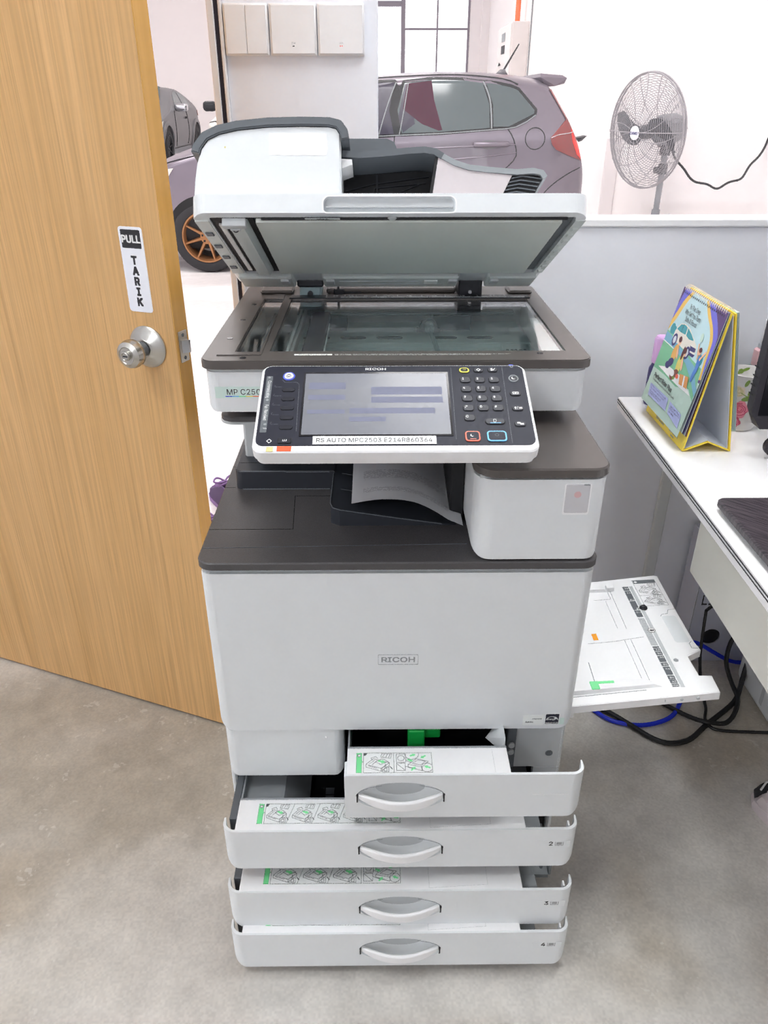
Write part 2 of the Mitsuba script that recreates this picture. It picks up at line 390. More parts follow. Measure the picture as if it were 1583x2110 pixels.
for y in (2.6, 5.8, 10, 15.5):  # unseen panels added to brighten the showroom in place of window light
    for x in (-7.5, -3.5, .3):
        lamp(numbered('added_ceiling_lamp'), x - .75, x + .75, y - .5, y + .5, CH, SHOW_L, (1., .985, .975))

# ------------------------------------------------------------------ the wooden door, open towards the camera
HX, HY = C0
DM = frame((HX, HY, 0), (CD[0], CD[1], 0), (0, 0, 1))          # local x along the door from the hinge, y up, z towards the room
door = struct('door_1', box(0, .9, .006, 2.09, -.042, 0, .0015), 'm_wood', 'open light wooden door with a steel knob', M=DM)
obj('edge', box(.898, .9012, .006, 2.09, -.041, -.001, .0005), 'm_wood_edge', door, M=DM)
def DX(x): return .9 + x
kn = obj('knob', mesh_of([lathe([(0, 0), (.040, 0), (.0405, .003), (.036, .007), (.018, .015), (.0165, .017), (0, .017)], 48),
                          lathe([(.0, .015), (.0125, .015), (.0125, .03), (.018, .034), (.0255, .043), (.0268, .052), (.0245, .062), (.0165, .067), (.0150, .0655), (.0, .0655)], 48)]),
         'm_steel', door, M=DM @ shift(DX(-.064), .958, 0), smooth=35)
obj('lock_button', lathe([(0, .064), (.0075, .064), (.0085, .0665), (.0085, .0715), (.0072, .0725), (.0062, .0715), (.0062, .0705), (0, .0705)], 32), 'm_steel', kn, M=DM @ shift(DX(-.064), .958, 0))
obj('key_slot', box(-.0045, .0045, -.0012, .0012, .0704, .0712), 'm_black', kn, M=DM @ shift(DX(-.064), .958, 0))
obj('groove_ring', lathe([(.0128, .018), (.0142, .018), (.0142, .030), (.0128, .030)], 32), 'm_charcoal', kn, M=DM @ shift(DX(-.064), .958, 0))
EM = frame((HX + .9012 * CD[0], HY + .9012 * CD[1], 0), (-DM[0, 2], -DM[1, 2], 0), (0, 0, 1))   # the latch edge: local x from the room face to the far face
lp = obj('latch_plate', plate(rr(.007, .034, .93, .99, .002), 0, .0018, .0004), 'm_steel', door, M=EM)
obj('latch_bolt', mesh_of(hull([(.012, .948, 0), (.029, .948, 0), (.012, .972, 0), (.029, .972, 0), (.024, .948, .011), (.029, .948, .011), (.024, .972, .011), (.029, .972, .011)])), 'm_chrome', lp, M=EM)
for z in (.938, .982): obj('screw', mesh_of([cyl((.0205, z, .001), (.0205, z, .0026), .0035, 16)]), 'm_charcoal', lp, M=EM)
sg = obj('sign', plate(rr(DX(-.093), DX(-.041), 1.024, 1.176, .006), 0, .0009, .0003), 'm_pale', door, M=DM, label='white plastic sign reading PULL and TARIK')
obj('backing', flat(rr(DX(-.088), DX(-.046), 1.139, 1.171, .002), .0003, .0009), 'm_printblack', sg, M=DM)
def heavy(t, e): return mesh_of([t.copy().apply_translation((a * e, b * e, 0)) for a in (-1, 0, 1) for b in (-1, 0, 1)])
obj('lettering', heavy(text('PULL', .0120, DX(-.067), 1.155, d=.0003, bold=True, z0=.0012), .0004), 'm_printwhite', sg, M=DM)
for i, c in enumerate('TARIK'):
    obj('lettering', heavy(text(c, .0135, DX(-.0665), 1.118 - i * .0188, d=.0003, bold=True, z0=.0009), .0007), 'm_printblack', sg, M=DM)
for z in (.25, 1.05, 1.85): obj('hinge', cyl((0, z - .05, .006), (0, z + .05, .006), .007, 14), 'm_steel', door, M=DM)

# ------------------------------------------------------------------ light switches
SM = front(0, WY, 0)
def switch(x0, x1, label, rockers, mark=None, red=False):
    k = thing('light_switch', label, 'light switch')
    obj('plate', plate(rr(x0, x1, 1.4525, 1.5405, .0025), 0, .010, .003), 'm_switch', k, M=SM)
    n = rockers
    for i in range(n):
        a, b = x0 + .003 + i * (x1 - x0 - .006) / n, x0 + .003 + (i + 1) * (x1 - x0 - .006) / n
        rk = obj('rocker', plate(rr(a + .0004, b - .0004, 1.4555, 1.5375, .001), .008, .0125, .001), 'm_switch', k, M=SM)
    if mark:
        obj('lettering', text(mark, .003, (x0 + x1) / 2, 1.474, d=.0002, z0=.0125), 'm_printgrey', k, M=SM)
        if red:
            for s in (-1, 1): obj('indicator', flat(disc((x0 + x1) / 2 + s * .0018, 1.4690, .001), .0003, .0125), 'm_tailred', k, M=SM)
        else: obj('indicator', flat(sbox((x0 + x1) / 2 - .002, 1.4680, (x0 + x1) / 2 + .002, 1.4695), .0003, .0125), 'm_printblack', k, M=SM)
switch(-.3265, -.2395, 'white double-rocker light switch beside the door frame', 2)
switch(-.2370, -.1450, 'white light switch with a dark mark, middle of the row', 1, '20A')
switch(-.1430, -.0510, 'white light switch with two red dots, right end of the row', 1, '20A', True)

# ------------------------------------------------------------------ the copier
cp = thing('photocopier', 'large white and charcoal multifunction photocopier with raised lid and four pulled-out paper trays', 'photocopier')
def part(name, mesh, material, **k): return obj(name, mesh, material, cp, **k)
FM = front(0, 0, 0)
# carcass
cav = [box(-.087, .190, -.1, .60, .345, .444), box(-.272, .272, -.1, .60, .225, .336), box(-.272, .272, -.1, .60, .106, .214), box(-.272, .272, -.1, .60, .033, .0995)]
ch = to_man(box(-.281, .281, .035, .67, .034, .765))
for c in cav: ch = ch - to_man(c)
part('chassis', ch, 'm_void', label='dark inner chassis')
for x0, x1 in ((-.2905, -.2815), (.2815, .2905)):
    part('side_panel', box(x0, x1, .022, .678, .032, .762, .003), 'm_white')
part('rear_panel', box(-.281, .281, .671, .68, .034, .762, .003), 'm_white')
for x in (-.235, .235):
    for y in (.09, .60): part('caster', mesh_of([cyl((x - .011, y, .017), (x + .011, y, .017), .017, 24), box(x - .015, x + .015, y - .02, y + .02, .028, .036)]), 'm_black')
# front cover
def fronted(x0, x1, z0, z1, y, depth, rf, rp, top_r=.004):
    """a panel: rounded in front view (rf: lower corners) and round vertical edges (rp)"""
    sil = to_man(ext(rr(x0, x1, z0, z1, [rf, rf, top_r, top_r], 14), -depth, .001)); sil = to_man(mesh_of(sil).apply_transform(front(0, y + .001 - .001, 0)))
    plan = to_man(ext(rr(x0, x1, y, y + depth * 3, [rp, rp, 0, 0], 16), z0 - .01, z1 + .01))
    return sil ^ plan
fc = part('front_cover', fronted(-.2935, .2935, .4505, .7605, 0, .032, .028, .018), 'm_white', smooth=False, label='large plain white front cover')
obj('logo_recess', flat(rr(-.030, .0335, .5885, .6085, .0015).difference(rr(-.0295, .033, .589, .608, .0015)), .0004), 'm_midgrey', fc, M=FM)
obj('lettering', text('RICOH', .0092, .0018, .5985, d=.0004, bold=True, sx=1.32), 'm_midgrey', fc, M=FM)
obj('sticker', flat(rr(.210, .2445, .4580, .4800, .0004)), 'm_sticker', fc, M=FM)
obj('lettering', text('Adobe', .0032, .221, .4652, d=.0001, bold=True, z0=.0003), 'm_printblack', fc, M=FM)
obj('lettering', text('Adobe PDF', .0022, .2335, .4720, d=.0001, z0=.0003, bold=True), 'm_printblack', fc, M=FM)
es = obj('energy_sticker', flat(sbox(.2465, .4600, .2705, .4830)), 'm_sticker', fc, M=FM)
E0 = flat(sbox(.2475, .4645, .2695, .4822), .0001, .0003)
obj('energy_mark', E0, 'm_panel', fc, M=FM)
obj('energy_mark', mesh_of([flat(affinity.scale(circ_ring(.2585, .4665, .0098, .0108), 1, 1).intersection(sbox(.2478, .469, .2692, .482)), .0001, .0004),
    text('energy', .0034, .2565, .4712, d=.0001, bold=True, z0=.0004), flat(Polygon([(.2640 + (.0033 if i % 2 == 0 else .0014) * math.sin(i * math.pi / 5), .4735 + (.0033 if i % 2 == 0 else .0014) * math.cos(i * math.pi / 5)) for i in range(10)]), .0001, .0004)]), 'm_printwhite', fc, M=FM)
obj('energy_mark', flat(sbox(.2475, .4608, .2695, .4641), .0001, .0003), 'm_panel', fc, M=FM)
obj('lettering', text('ENERGY STAR', .0021, .2585, .46245, d=.0001, bold=True, z0=.0004), 'm_printwhite', fc, M=FM)
obj('sticker', flat(sbox(.2706, .4595, .2790, .4735), .0002), 'm_stickergreen', fc, M=FM)
# lower left fixed cover, inner right panel
part('lower_cover', fronted(-.2875, -.0885, .3425, .4475, .003, .03, .018, .016), 'm_white', smooth=False)
obj('bump', lathe([(0, .0016), (.0014, .001), (.002, 0)], 16), 'm_white2', cp + '__lower_cover', M=front(-.118, .003, .431))
ip = part('inner_panel', mesh_of([box(.207, .2895, .022, .034, .338, .448, .001), box(.243, .2895, .022, .034, .316, .338, .001)]), 'm_lightgrey', label='grey inner panel exposed at the right of the open tray')
obj('screw', mesh_of([lathe([(.0035, .0006), (.0062, .0008), (.0066, 0)], 20), lathe([(0, .0012), (.003, .0012), (.0034, 0)], 20)]), 'm_charcoal', ip, M=front(.268, .022, .371))
sl = part('lock_block', box(.1905, .2065, .014, .034, .345, .446, .0015), 'm_charcoal')
for z in (.4, .384): obj('roller', cyl((.1985, .0105, z), (.1985, .0165, z), .0055, 18), 'm_lightgrey', sl)

# ---- paper trays
def sketch(x0, x1, y0, y1, seed, last=False, small=False):
    """line drawing of loading a tray, within a cell; returns (black lines, green shapes)"""
    w, h = x1 - x0, y1 - y0
    q = lambda *p: [(x0 + a * w, y0 + b * h) for a, b in p]
    L = []; G = []; lw = .0007
    def ln(*p, closed=False, k=1.): L.append(LineString(q(*p) + ([q(*p)[0]] if closed else [])).buffer(lw * k / 2, cap_style=2, join_style=2))
    if not last:
        ln((.05, .42), (.30, .72), (.86, .50), (.58, .20), closed=True)
        ln((.05, .42), (.05, .28), (.58, .05), (.58, .20)); ln((.58, .05), (.86, .36), (.86, .50))
        ln((.16, .44), (.36, .64)); ln((.26, .40), (.44, .60)); ln((.28, .62), (.22, .76), (.40, .84), (.46, .72))
        ln((.38, .56), (.62, .72), (.82, .56), (.56, .40), closed=True)
        ln((.56, .80), (.60, .98), (.96, .98), (.90, .74), closed=True); ln((.70, .98), (.62, .82)); ln((.80, .96), (.74, .80)); ln((.9, .96), (.84, .8))
        for i in range(3): ln((.86 + i * .03, .30 - i * .05), (.92 + i * .03, .26 - i * .05), k=1.6)
        ln((.62, .02), (.62, .26), (.84, .26), (.84, .02), closed=True); ln((.68, .06), (.68, .2), (.78, .2), (.78, .06), closed=True)
        ln((.70, .26), (.72, .42), (.75, .26)); ln((.12, .34), (.44, .2))
        G.append(arrow(x0 + .60 * w, y0 + .56 * h, min(w * .26, h * .34), -18))
    else:
        ln((.04, .52), (.04, .96), (.30, .96), (.30, .52), closed=True); L.append(circ_ring(x0 + .17 * w, y0 + .74 * h, h * .13, h * .13 + lw))
        ln((.04, .08), (.04, .46), (.28, .46), (.28, .08), closed=True); ln((.04, .46), (.28, .08))
        L.append(circ_ring(x0 + .47 * w, y0 + .96 * h, h * .28, h * .28 + lw).intersection(sbox(x0, y0, x1, y1)))
        L.append(circ_ring(x0 + .87 * w, y0 + .24 * h, h * .22, h * .22 + lw).intersection(sbox(x0, y0, x1, y1)))
        ln((.36, .40), (.60, .70), (.92, .56), (.74, .26), closed=True); ln((.48, .46), (.64, .64), (.84, .56), (.70, .36), closed=True)
        ln((.36, .40), (.36, .24), (.74, .06), (.74, .26)); ln((.28, .3), (.6, .16)); ln((.3, .62), (.44, .5))
        for a, b, r_ in ((.42, .62, -25), (.78, .80, 215), (.50, .18, 45), (.50, .90, 20), (.88, .26, 160)):
            G.append(arrow(x0 + a * w, y0 + b * h, h * .26, r_))
    clip = sbox(x0, y0, x1, y1)
    return unary_union(L).intersection(clip), unary_union(G).intersection(clip)
def instruction(parent, x0, x1, y0, y1, z, cells, slant):
    M = top(0, 0, z)
    lb = obj('instruction_label', flat(rr(x0 - .002, x1 + .003, y0 - .002, y1 + .003, .001), .0002), 'm_sticker', parent, M=M)
    g = sbox(x0, y0, x0 + .0085, y1).union(Polygon([(x0 + .008, y0 + .5 * (y1 - y0)), (x0 + .0108, y0 + .55 * (y1 - y0)), (x0 + .008, y0 + .6 * (y1 - y0))]))
    obj('green_flag', flat(g.difference(disc(x0 + .0042, y1 - .005, .0032)), .0001, .0002), 'm_mint', parent, M=M)
    a = x0 + .0115; n = len(cells); w = x1 - a
    edges = [a + w * c for c in np.r_[0, np.cumsum(cells) / sum(cells)]]
    L = [sbox(a, y0, x1, y1).exterior.buffer(.0003), g.exterior.buffer(.0002), circ_ring(x0 + .0042, y1 - .005, .0022, .003)]; G = []
    L.append(Polygon([(a, y1), (a + .006, y1), (a + .003, y1 - .0055), (a, y1 - .0055)]))
    for i in range(n):
        s = slant if 0 < i < n - 1 else 0
        if i: L.append(LineString([(edges[i] - s * .5, y0), (edges[i] + s * .5, y1)]).buffer(.0003))
        l, gg = sketch(edges[i] + .0015, edges[i + 1] - .001, y0 + .001, y1 - .001, i, i == n - 1)
        L.append(l); G.append(gg)
    obj('drawing', flat(unary_union(L), .0001, .0002), 'm_line', parent, M=M)
    obj('green_arrows', flat(unary_union(G), .0001, .00025), 'm_mint', parent, M=M)
def drawer(x0, x1, y, z0, z1, lx0, lx1, lyb, num, square=False, hx=.006, lab=None):
    R = .022
    th = .005
    plan_o = Polygon([(x1, y + .030)] + [(x1 - R + R * math.cos(a), y + R - R * math.sin(a)) for a in np.linspace(0, math.pi / 2, 16)] +
                     ([(x0 + R - R * math.sin(a), y + R - R * math.cos(a)) for a in np.linspace(0, math.pi / 2, 16)] + [(x0, y + .030)] if not square else [(x0, y), (x0, y + .030)]) +
                     ([(x0 + th * .7, y + .030)] + [(x0 + R - (R - th) * math.sin(a), y + R - (R - th) * math.cos(a)) for a in np.linspace(math.pi / 2, 0, 16)] if not square else [(x0 + th, y + .03), (x0 + th, y + th)]) +
                     [(x1 - R + (R - th) * math.cos(a), y + R - (R - th) * math.sin(a)) for a in np.linspace(math.pi / 2, 0, 16)] + [(x1 - th * .7, y + .030)])
    sh = to_man(ext(plan_o, z0, z1)) + to_man(box(hx - .085, hx + .085, y + .002, y + .03, z0 + .006, z1 - .006))
    s = mesh_of(to_man(ext(rr(x0, x1, z0, z1, [.003 if square else .026, .026, .003, .003]), -.06, .002))); s.apply_transform(front(0, y, 0))
    sh = sh ^ to_man(s)
    zc = (z0 + z1) / 2 - .001
    # finger recess: an oval hollow
    sp = Manifold.sphere(1., 128).scale((.071, .026, .031)).translate((hx, y - .002, zc + .002))
    sh = sh - sp
    dk = part('drawer', sh, 'm_white', smooth=False, label=lab)
    obj('recess_lining', ext(affinity.scale(Point(hx, zc + .004).buffer(1, 24), .058, .021), 0, .001), 'm_lightgrey', dk, M=front(0, y + .0205, 0))
    el = affinity.scale(Point(hx, zc + .002).buffer(1, 32), .0715, .0268)
    for cl in (sbox(hx - .1, zc + .004, hx - .030, zc + .03), sbox(hx + .030, zc + .004, hx + .1, zc + .03)): obj('recess_seam', ext(el.buffer(.0004).difference(el.buffer(-.0003))
        .intersection(cl), -.0002, .0003), 'm_midgrey', dk, M=front(0, y, 0))
    # grip bar
    T = np.linspace(-1, 1, 33); V = []; sec = rr(-.0035, .0035, -.0095, .0095, .0033, 4); S = np.asarray(sec.exterior.coords)[:-1]
    for t in T:
        k = 1 - t * t
        sq = .45 + .55 * min(1., 1.6 * k)
        V.append(np.stack([np.full(len(S), hx + .0675 * t), y + .004 - .0150 * k + S[:, 0], zc + .001 - .0100 * k + S[:, 1] * sq], 1))
    n = len(S); F = []
    for i in range(len(T) - 1):
        for j in range(n):
            F.append((i * n + j, i * n + (j + 1) % n, (i + 1) * n + (j + 1) % n, (i + 1) * n + j))
    V = np.vstack(V); F = np.array(F); F = np.vstack([F[:, [0, 1, 2]], F[:, [0, 2, 3]]])
    caps = [(0, j + 1, j) for j in range(1, n - 1)] + [((len(T) - 1) * n, (len(T) - 1) * n + j, (len(T) - 1) * n + j + 1) for j in range(1, n - 1)]
    g = trimesh.Trimesh(V, np.vstack([F, caps]), process=False); g.fix_normals()
    obj('handle', g, 'm_white2', dk, smooth=40)
    for sx in (-1, 1): obj('handle_gap', box(hx + sx * .0695 - .001, hx + sx * .0695 + .001, y - .0008, y + .003, zc - .010, zc + .008), 'm_void', dk)
    # ledge, bin
    obj('ledge', plate(sbox(lx0, y + .003, lx1, lyb), z1 - .006, z1 + .0002, .0006), 'm_white2', dk)
    obj('bin', mesh_of([box(lx0, lx0 + .003, lyb, .52, z0 + .012, z1 - .004), box(lx1 - .003, lx1, lyb, .52, z0 + .012, z1 - .004), box(lx0, lx1, lyb - .002, lyb + .003, z0 + .012, z1 + .0002)]), 'm_midgrey', dk)
    obj('bin_floor', box(lx0 + .003, lx1 - .003, lyb, .52, z0 + .010, z0 + .016), 'm_void', dk)
    if not square:
        obj('rail', box(lx0 - .014, lx0 - .001, y + .032, .50, z0 + .03, z1 - .006, .001), 'm_charcoal', dk)
        rl = obj('rail', mesh_of([box(lx1 + .001, lx1 + .030, y + .014, y + .045, z0 + .03, z1 - .020, .001), box(lx1 + .001, lx1 + .030, y + .045, .45, z0 + .03, z1 - .03, .001)]), 'm_midgrey', dk)
        obj('clip', box(x1 - .017, x1 - .0135, y + .010, y + .020, z1 - .03, z1 - .002, .0005), 'm_white2', dk)
        FMd = front(0, y, 0)
        if num:
            zt = z1 - .034
            obj('number_sticker', flat(rr(.237, .288, zt - .009, zt + .007, .0005), .0002), 'm_white', dk, M=FMd)
            obj('lettering', text(num, .0088, .256, zt, d=.0001, bold=True, sx=1.1, z0=.0002), 'm_printblack', dk, M=FMd)
            obj('tray_symbol', mesh_of([ribbon([(.2635, zt + .0042), (.2635, zt - .0042), (.2765, zt - .0042), (.2765, zt + .0042)], .0012, .0001, z0=.0002),
                                        flat(sbox(.2655, zt - .0026, .2745, zt + .0035), .0001, .0002)]), 'm_printgrey', dk, M=FMd)
        M2 = top(0, 0, z1 + .0002)
        obj('outline', ribbon([(.055, y + .006), (.055, lyb - .006), (.155, lyb - .006), (.155, y + .012)], .0004, .0001, closed=True), 'm_lightgrey', dk, M=M2)
    else:
        obj('outline', ribbon([(x1 - .083, z1 - .044), (x1 - .024, z1 - .044)], .0008, .0003), 'm_white2', dk, M=front(0, y, 0))
        obj('outline', ribbon([(.155, y + .006), (.155, lyb - .004)], .0004, .0001), 'm_lightgrey', dk, M=top(0, 0, z1 + .0002))
    return dk
d1 = drawer(-.0845, .2985, -.0914, .347, .442, -.0805, .1795, -.033, '', True, .005, 'half-width upper paper tray, its left edge square')
instruction(d1, -.0655, .0555, -.0855, -.0445, .4422, (1, 1.25), 0)
obj('paper_guide', mesh_of([box(.020, .048, .0, .03, .37, .446, .002), box(.040, .075, .01, .03, .42, .440, .002)]), 'm_green', d1, label='green paper guide')
obj('corner_fin', mesh_of(hull([(.172, -.030, .43), (.1785, -.030, .43), (.1785, -.026, .455), (.150, .0, .43), (.1785, .03, .43), (.1785, .02, .46)])), 'm_lightgrey', d1)
d2 = drawer(-.2885, .3005, -.0967, .231, .321, -.267, .2125, -.0305, '2', lab='wide paper tray numbered 2')
instruction(d2, -.2325, .0055, -.0805, -.0405, .3212, (1, 1, 1, 1, 1.3), .012)
obj('bin_slope', mesh_of(hull([(-.264, -.027, .305), (-.264, .30, .305), (-.195, -.027, .305), (-.195, .30, .305), (-.264, -.027, .25), (-.155, -.027, .258), (-.155, .3, .258), (-.264, .3, .25)])), 'm_midgrey', d2)
obj('size_scale', [box(-.128, -.112, -.01 + i * .018, .004 + i * .018, .2475, .2492) for i in range(4)], 'm_charcoal', d2)
obj('lettering', mesh_of([text('A4 A3', .006, x=-.155, y=-.006, d=.0002), text('12', .006, x=-.124, y=-.006, d=.0004), text('11', .006, x=-.124, y=.012, d=.0004)]), 'm_midgrey', d2, M=top(0, 0, .2492))
d3 = drawer(-.2885, .3005, -.1204, .109, .200, -.267, .2135, -.056, '3', lab='wide paper tray numbered 3')
instruction(d3, -.2275, .0065, -.1045, -.0640, .2002, (1, 1, 1, 1.3), .012)
d4 = drawer(-.2885, .3005, -.1379, .021, .112, -.267, .2145, -.074, '4', lab='lowest wide paper tray numbered 4')
instruction(d4, -.2275, .0065, -.1215, -.0810, .1122, (1, 1, 1, 1.3), .012)
part('slide_rail', mesh_of([box(.2735, .2785, -.055, .4, .15, .175, .001)]), 'm_midgrey')
obj('rail_end', mesh_of([hull([(.225, -.06, .15), (.272, -.06, .15), (.225, -.02, .15), (.275, -.02, .15), (.225, -.06, .158), (.272, -.06, .158), (.225, -.02, .158), (.275, -.02, .158)])]), 'm_midgrey', cp + '__slide_rail')
for x in (.24, .262): obj('screw', cyl((x, -.045, .157), (x, -.045, .1595), .003, 12), 'm_charcoal', cp + '__slide_rail')

# ---- deck, output tray, control housing
part('deck_seam', box(-.288, .288, .006, .66, .7600, .7690), 'm_lightgrey')
dk = part('deck', plate(rr(-.2965, .2965, -.003, .672, [.024, .024, .01, .01], 8), .7685, .7805, .002), 'm_deck', label='charcoal deck below the scanner')
def groove(pts): return ribbon(pts, .0011, .00025)
obj('groove', [groove([(-.2955, .098), (-.163, .098), (-.170, .212), (-.108, .212)]), groove([(-.2955, .245), (-.277, .245)]), groove([(-.2955, .330), (-.277, .330)]), groove([(-.29, .50), (-.25, .50)])], 'm_void', dk, M=top(0, 0, .7805))
obj('ridge', [ribbon([(-.2955, .041), (.106, .050)], .0008, .0005), ribbon([(-.26, .35), (-.262, .60)], .001, .0006)], 'm_charcoal', dk, M=top(0, 0, .7805))
stp = part('output_step', plate(rr(-.275, -.1025, .238, .66, [.014, 0, 0, 0]), .780, .8155, .002), 'm_tray', label='raised step on the left of the output tray')
obj('rim', tube([(-.2735, .30, .8145), (-.2735, .250, .8145), (-.262, .2395, .8145), (-.19, .2390, .8145), (-.185, .236, .8145), (-.112, .236, .8145)], .0009, 6), 'm_charcoal', stp)
obj('rim', tube([(-.2745, .262, .7812), (-.2735, .250, .7812), (-.262, .2375, .7812), (-.112, .2375, .7812)], .0009, 6), 'm_charcoal', stp)
obj('slot', box(-.178, -.150, .262, .40, .8152, .8162), 'm_void', stp)
obj('groove', ribbon([(-.272, .272), (-.182, .272)], .0012, .0003), 'm_void', stp, M=top(0, 0, .8155))
hv = [(-.104, .118), (-.090, .108), (.095, .108), (.095, .66), (-.104, .66)]
zt = lambda x: .811 - (x + .104) * .15
tb = part('output_tray', mesh_of(hull([(x, y, .780) for x, y in hv] + [(x, y, zt(x) - (.0015 if y < .12 else 0)) for x, y in hv] + [(x, y + .002, zt(x)) for x, y in hv[:3]])), 'm_tray', label='sloping output tray holding the printed sheet')
obj('rim', tube([(-.1045, .235, .8125), (-.1045, .124, .8125), (-.100, .112, .8105), (-.088, .1075, .809), (.0, .1075, zt(0) - .001), (.072, .1075, zt(.072) - .001)], .0009, 6), 'm_charcoal', tb)
obj('rib', [tube([(-.09 + .0, .18 + .06 * i, zt(-.09) + .0006), (.07, .165 + .06 * i, zt(.07) + .0006)], .0012, 6) for i in range(5)], 'm_tray', tb)
obj('inner_frame', ribbon([(-.045, .155), (.06, .150)], .0011, .0006), 'm_charcoal', tb, M=top(0, 0, .8035))
part('tray_back', box(-.27, .2, .640, .668, .78, .95), 'm_void', label='dark back wall of the output bay')
part('exit_unit', mesh_of([box(.085, .1065, .12, .64, .781, .945, .002)]), 'm_void', label='dark paper exit unit')
# right-hand housing
def soft(x0, x1, y0, y1, z0, z1, rp, rb):
    plan = to_man(ext(rr(x0, x1, y0, y1, [rp, rp * .8, .006, .006], 18), z0, z1))
    s = ext(rr(x0, x1, z0, z1, [rb, .012, .002, .002], 14), -.9, .1); s.apply_transform(front(0, 0, 0))
    return plan ^ to_man(s)
hs = part('power_housing', soft(.1070, .2935, .0005, .66, .7835, .9125, .030, .020), 'm_white', smooth=False, label='white housing on the right front with a clear power-switch cover')
obj('seam', box(.114, .289, .008, .65, .9120, .9170), 'm_lightgrey', hs)
obj('lid', plate(rr(.1060, .2960, -.002, .66, [.034, .026, .01, .01], 10), .9165, .9300, .0025), 'm_taupe', hs, label='taupe-black top lid')
obj('switch_frame', flat(rr(.2315, .2690, .8575, .9065, .003).difference(rr(.2335, .2672, .8605, .9055, .002)), .0010), 'm_white2', hs, M=front(0, .0008, 0))
obj('switch_cover', plate(rr(.2335, .2672, .8605, .9050, .002), 0, .0008, .0004), 'm_lens', hs, M=front(0, .0006, 0))
obj('power_key', flat(disc(.2505, .8895, .0050, 16), .0002, .0008), 'm_leddisc', hs, M=front(0, .0006, 0))
obj('latch', box(.258, .266, -.0012, .001, .9040, .9058), 'm_midgrey', hs)
part('column', box(-.265, -.235, .30, .66, .78, .952, .004), 'm_lightgrey')
bp = part('bridge_plate', plate(rr(-.280, -.06, .186, .62, [.025, .01, .01, .01], 8), .926, .934, .002), 'm_deck', label='dark plate just below the scanner')
obj('edge', plate(rr(-.281, -.06, .1845, .62, [.026, .01, .01, .01], 8), .922, .9262, .001), 'm_lightgrey', bp)
obj('vent', mesh_of([box(-.225, -.20, .205 + i * .02, .208 + i * .02, .9335, .9345) for i in range(3)]), 'm_midgrey', bp)

# ---- printed sheet in the output tray
def paper_mesh():
    U = np.linspace(0, 1, 40); Vv = np.linspace(0, 1, 30); P = []; UV = []
    for v in Vv:
        for u in U:
            x = -.071 + .174 * u
            y = .122 - .040 * u + v * .30
            z = .8125 + .016 * math.sin(math.pi * min(u * 1.15, 1)) - .030 * max(0, u - .55) ** 1.6 * 2.2 + .05 * v * v
            P.append((x, y, z)); UV.append((u * .75, v))
    n = len(U); F = []
    for j in range(len(Vv) - 1):
        for i in range(n - 1):
            a = j * n + i; F += [(a, a + 1, a + n + 1), (a, a + n + 1, a + n)]
    return trimesh.Trimesh(np.array(P), np.array(F), process=False), np.array(UV)
pm, puv = paper_mesh()
k = numbered('printed_sheet'); scene[k] = ply(pm, 'm_paper', smooth=True, uv=puv)
tag(k, 'curled sheet of printed paper lying in the output tray', 'paper')

# ---- scanner unit
su = to_man(ext(rr(-.2905, .2905, .167, .678, .020, 8), .9505, 1.0140))
su2 = ext(rr(-.2905, .2905, .9505, 1.05, [.014, .014, .0, .0]), -.9, .1); su2.apply_transform(front(0, 0, 0)); su = su ^ to_man(su2)
su = su - to_man(box(-.262, .272, .198, .652, .958, 1.05))
sc = part('scanner_unit', su, 'm_white', smooth=False, label='white scanner housing')
obj('model_plate', flat(rr(-.277, -.185, .973, .9912, .0008), .0004), 'm_stickergreen', sc, M=front(0, .167, 0))
obj('lettering', text('MP C2503', .0088, x=-.2590, y=.9785, d=.0002, z0=.0004, sx=.98), 'm_printblack', sc, M=front(0, .167, 0))
for i, c in enumerate(('m_blue', 'm_bluekey', 'm_mint', 'm_yellow', 'm_orangemark', 'm_redkey', 'm_pinkdeep')):
    obj('colour_bar', flat(sbox(-.262 + i * .0105, .9752, -.2515 + i * .0105, .9764), .0002, .0004), c, sc, M=front(0, .167, 0))
sm = to_man(ext(rr(-.288, .288, .169, .675, .019, 8), 1.0135, 1.020)) - to_man(box(-.262, .272, .198, .652, .9, 1.1))
obj('seam', sm, 'm_lightgrey', sc)
hole = Polygon([(-.196, .212), (.2645, .212), (.2645, .566), (-.196, .566)])
slit = sbox(-.247, .207, -.2105, .560)
topo = rr(-.296, .296, .1625, .682, [.022, .022, .01, .01], 8)
fp = unary_union([topo]).difference(hole).difference(slit)
tp = part('platen_frame', mesh_of([ext(fp, 1.0195, 1.0310), ext(topo.buffer(-.0018).difference(hole).difference(slit), 1.0305, 1.0325)]), 'm_taupe', label='taupe-black frame around the scanning glass')
obj('hatch', plate(Polygon([(-.274, .190), (-.206, .190), (-.2115, .600), (-.232, .606), (-.236, .585), (-.274, .575)]).difference(slit.buffer(.001)), 1.0325, 1.0340, .0006), 'm_taupe', tp)
for x, y in ((-.262, .515), (-.2655, .40), (-.268, .28), (.222, .199), (-.232, .178)):
    s = obj('screw', lathe([(0, .0004), (.0025, .0008), (.0045, .0007), (.005, 0)], 18), 'm_blackgloss', tp, M=top(x, y, 1.0338 if x < -.24 else 1.0325))
GZ = 1.0300
gl = part('platen_glass', box(-.196, .2645, .212, .566, GZ - .0025, GZ), 'm_tintglass', label='scanning glass showing the carriage below')
part('slit_glass', box(-.247, -.2105, .207, .560, GZ - .0025, GZ), 'm_tintglass', label='narrow scanning slit glass')
part('size_ruler', box(-.200, .272, .566, .592, 1.0320, 1.0345, .0006), 'm_black', label='black original-size ruler along the rear of the glass')
R2 = top(0, 0, 1.0345)
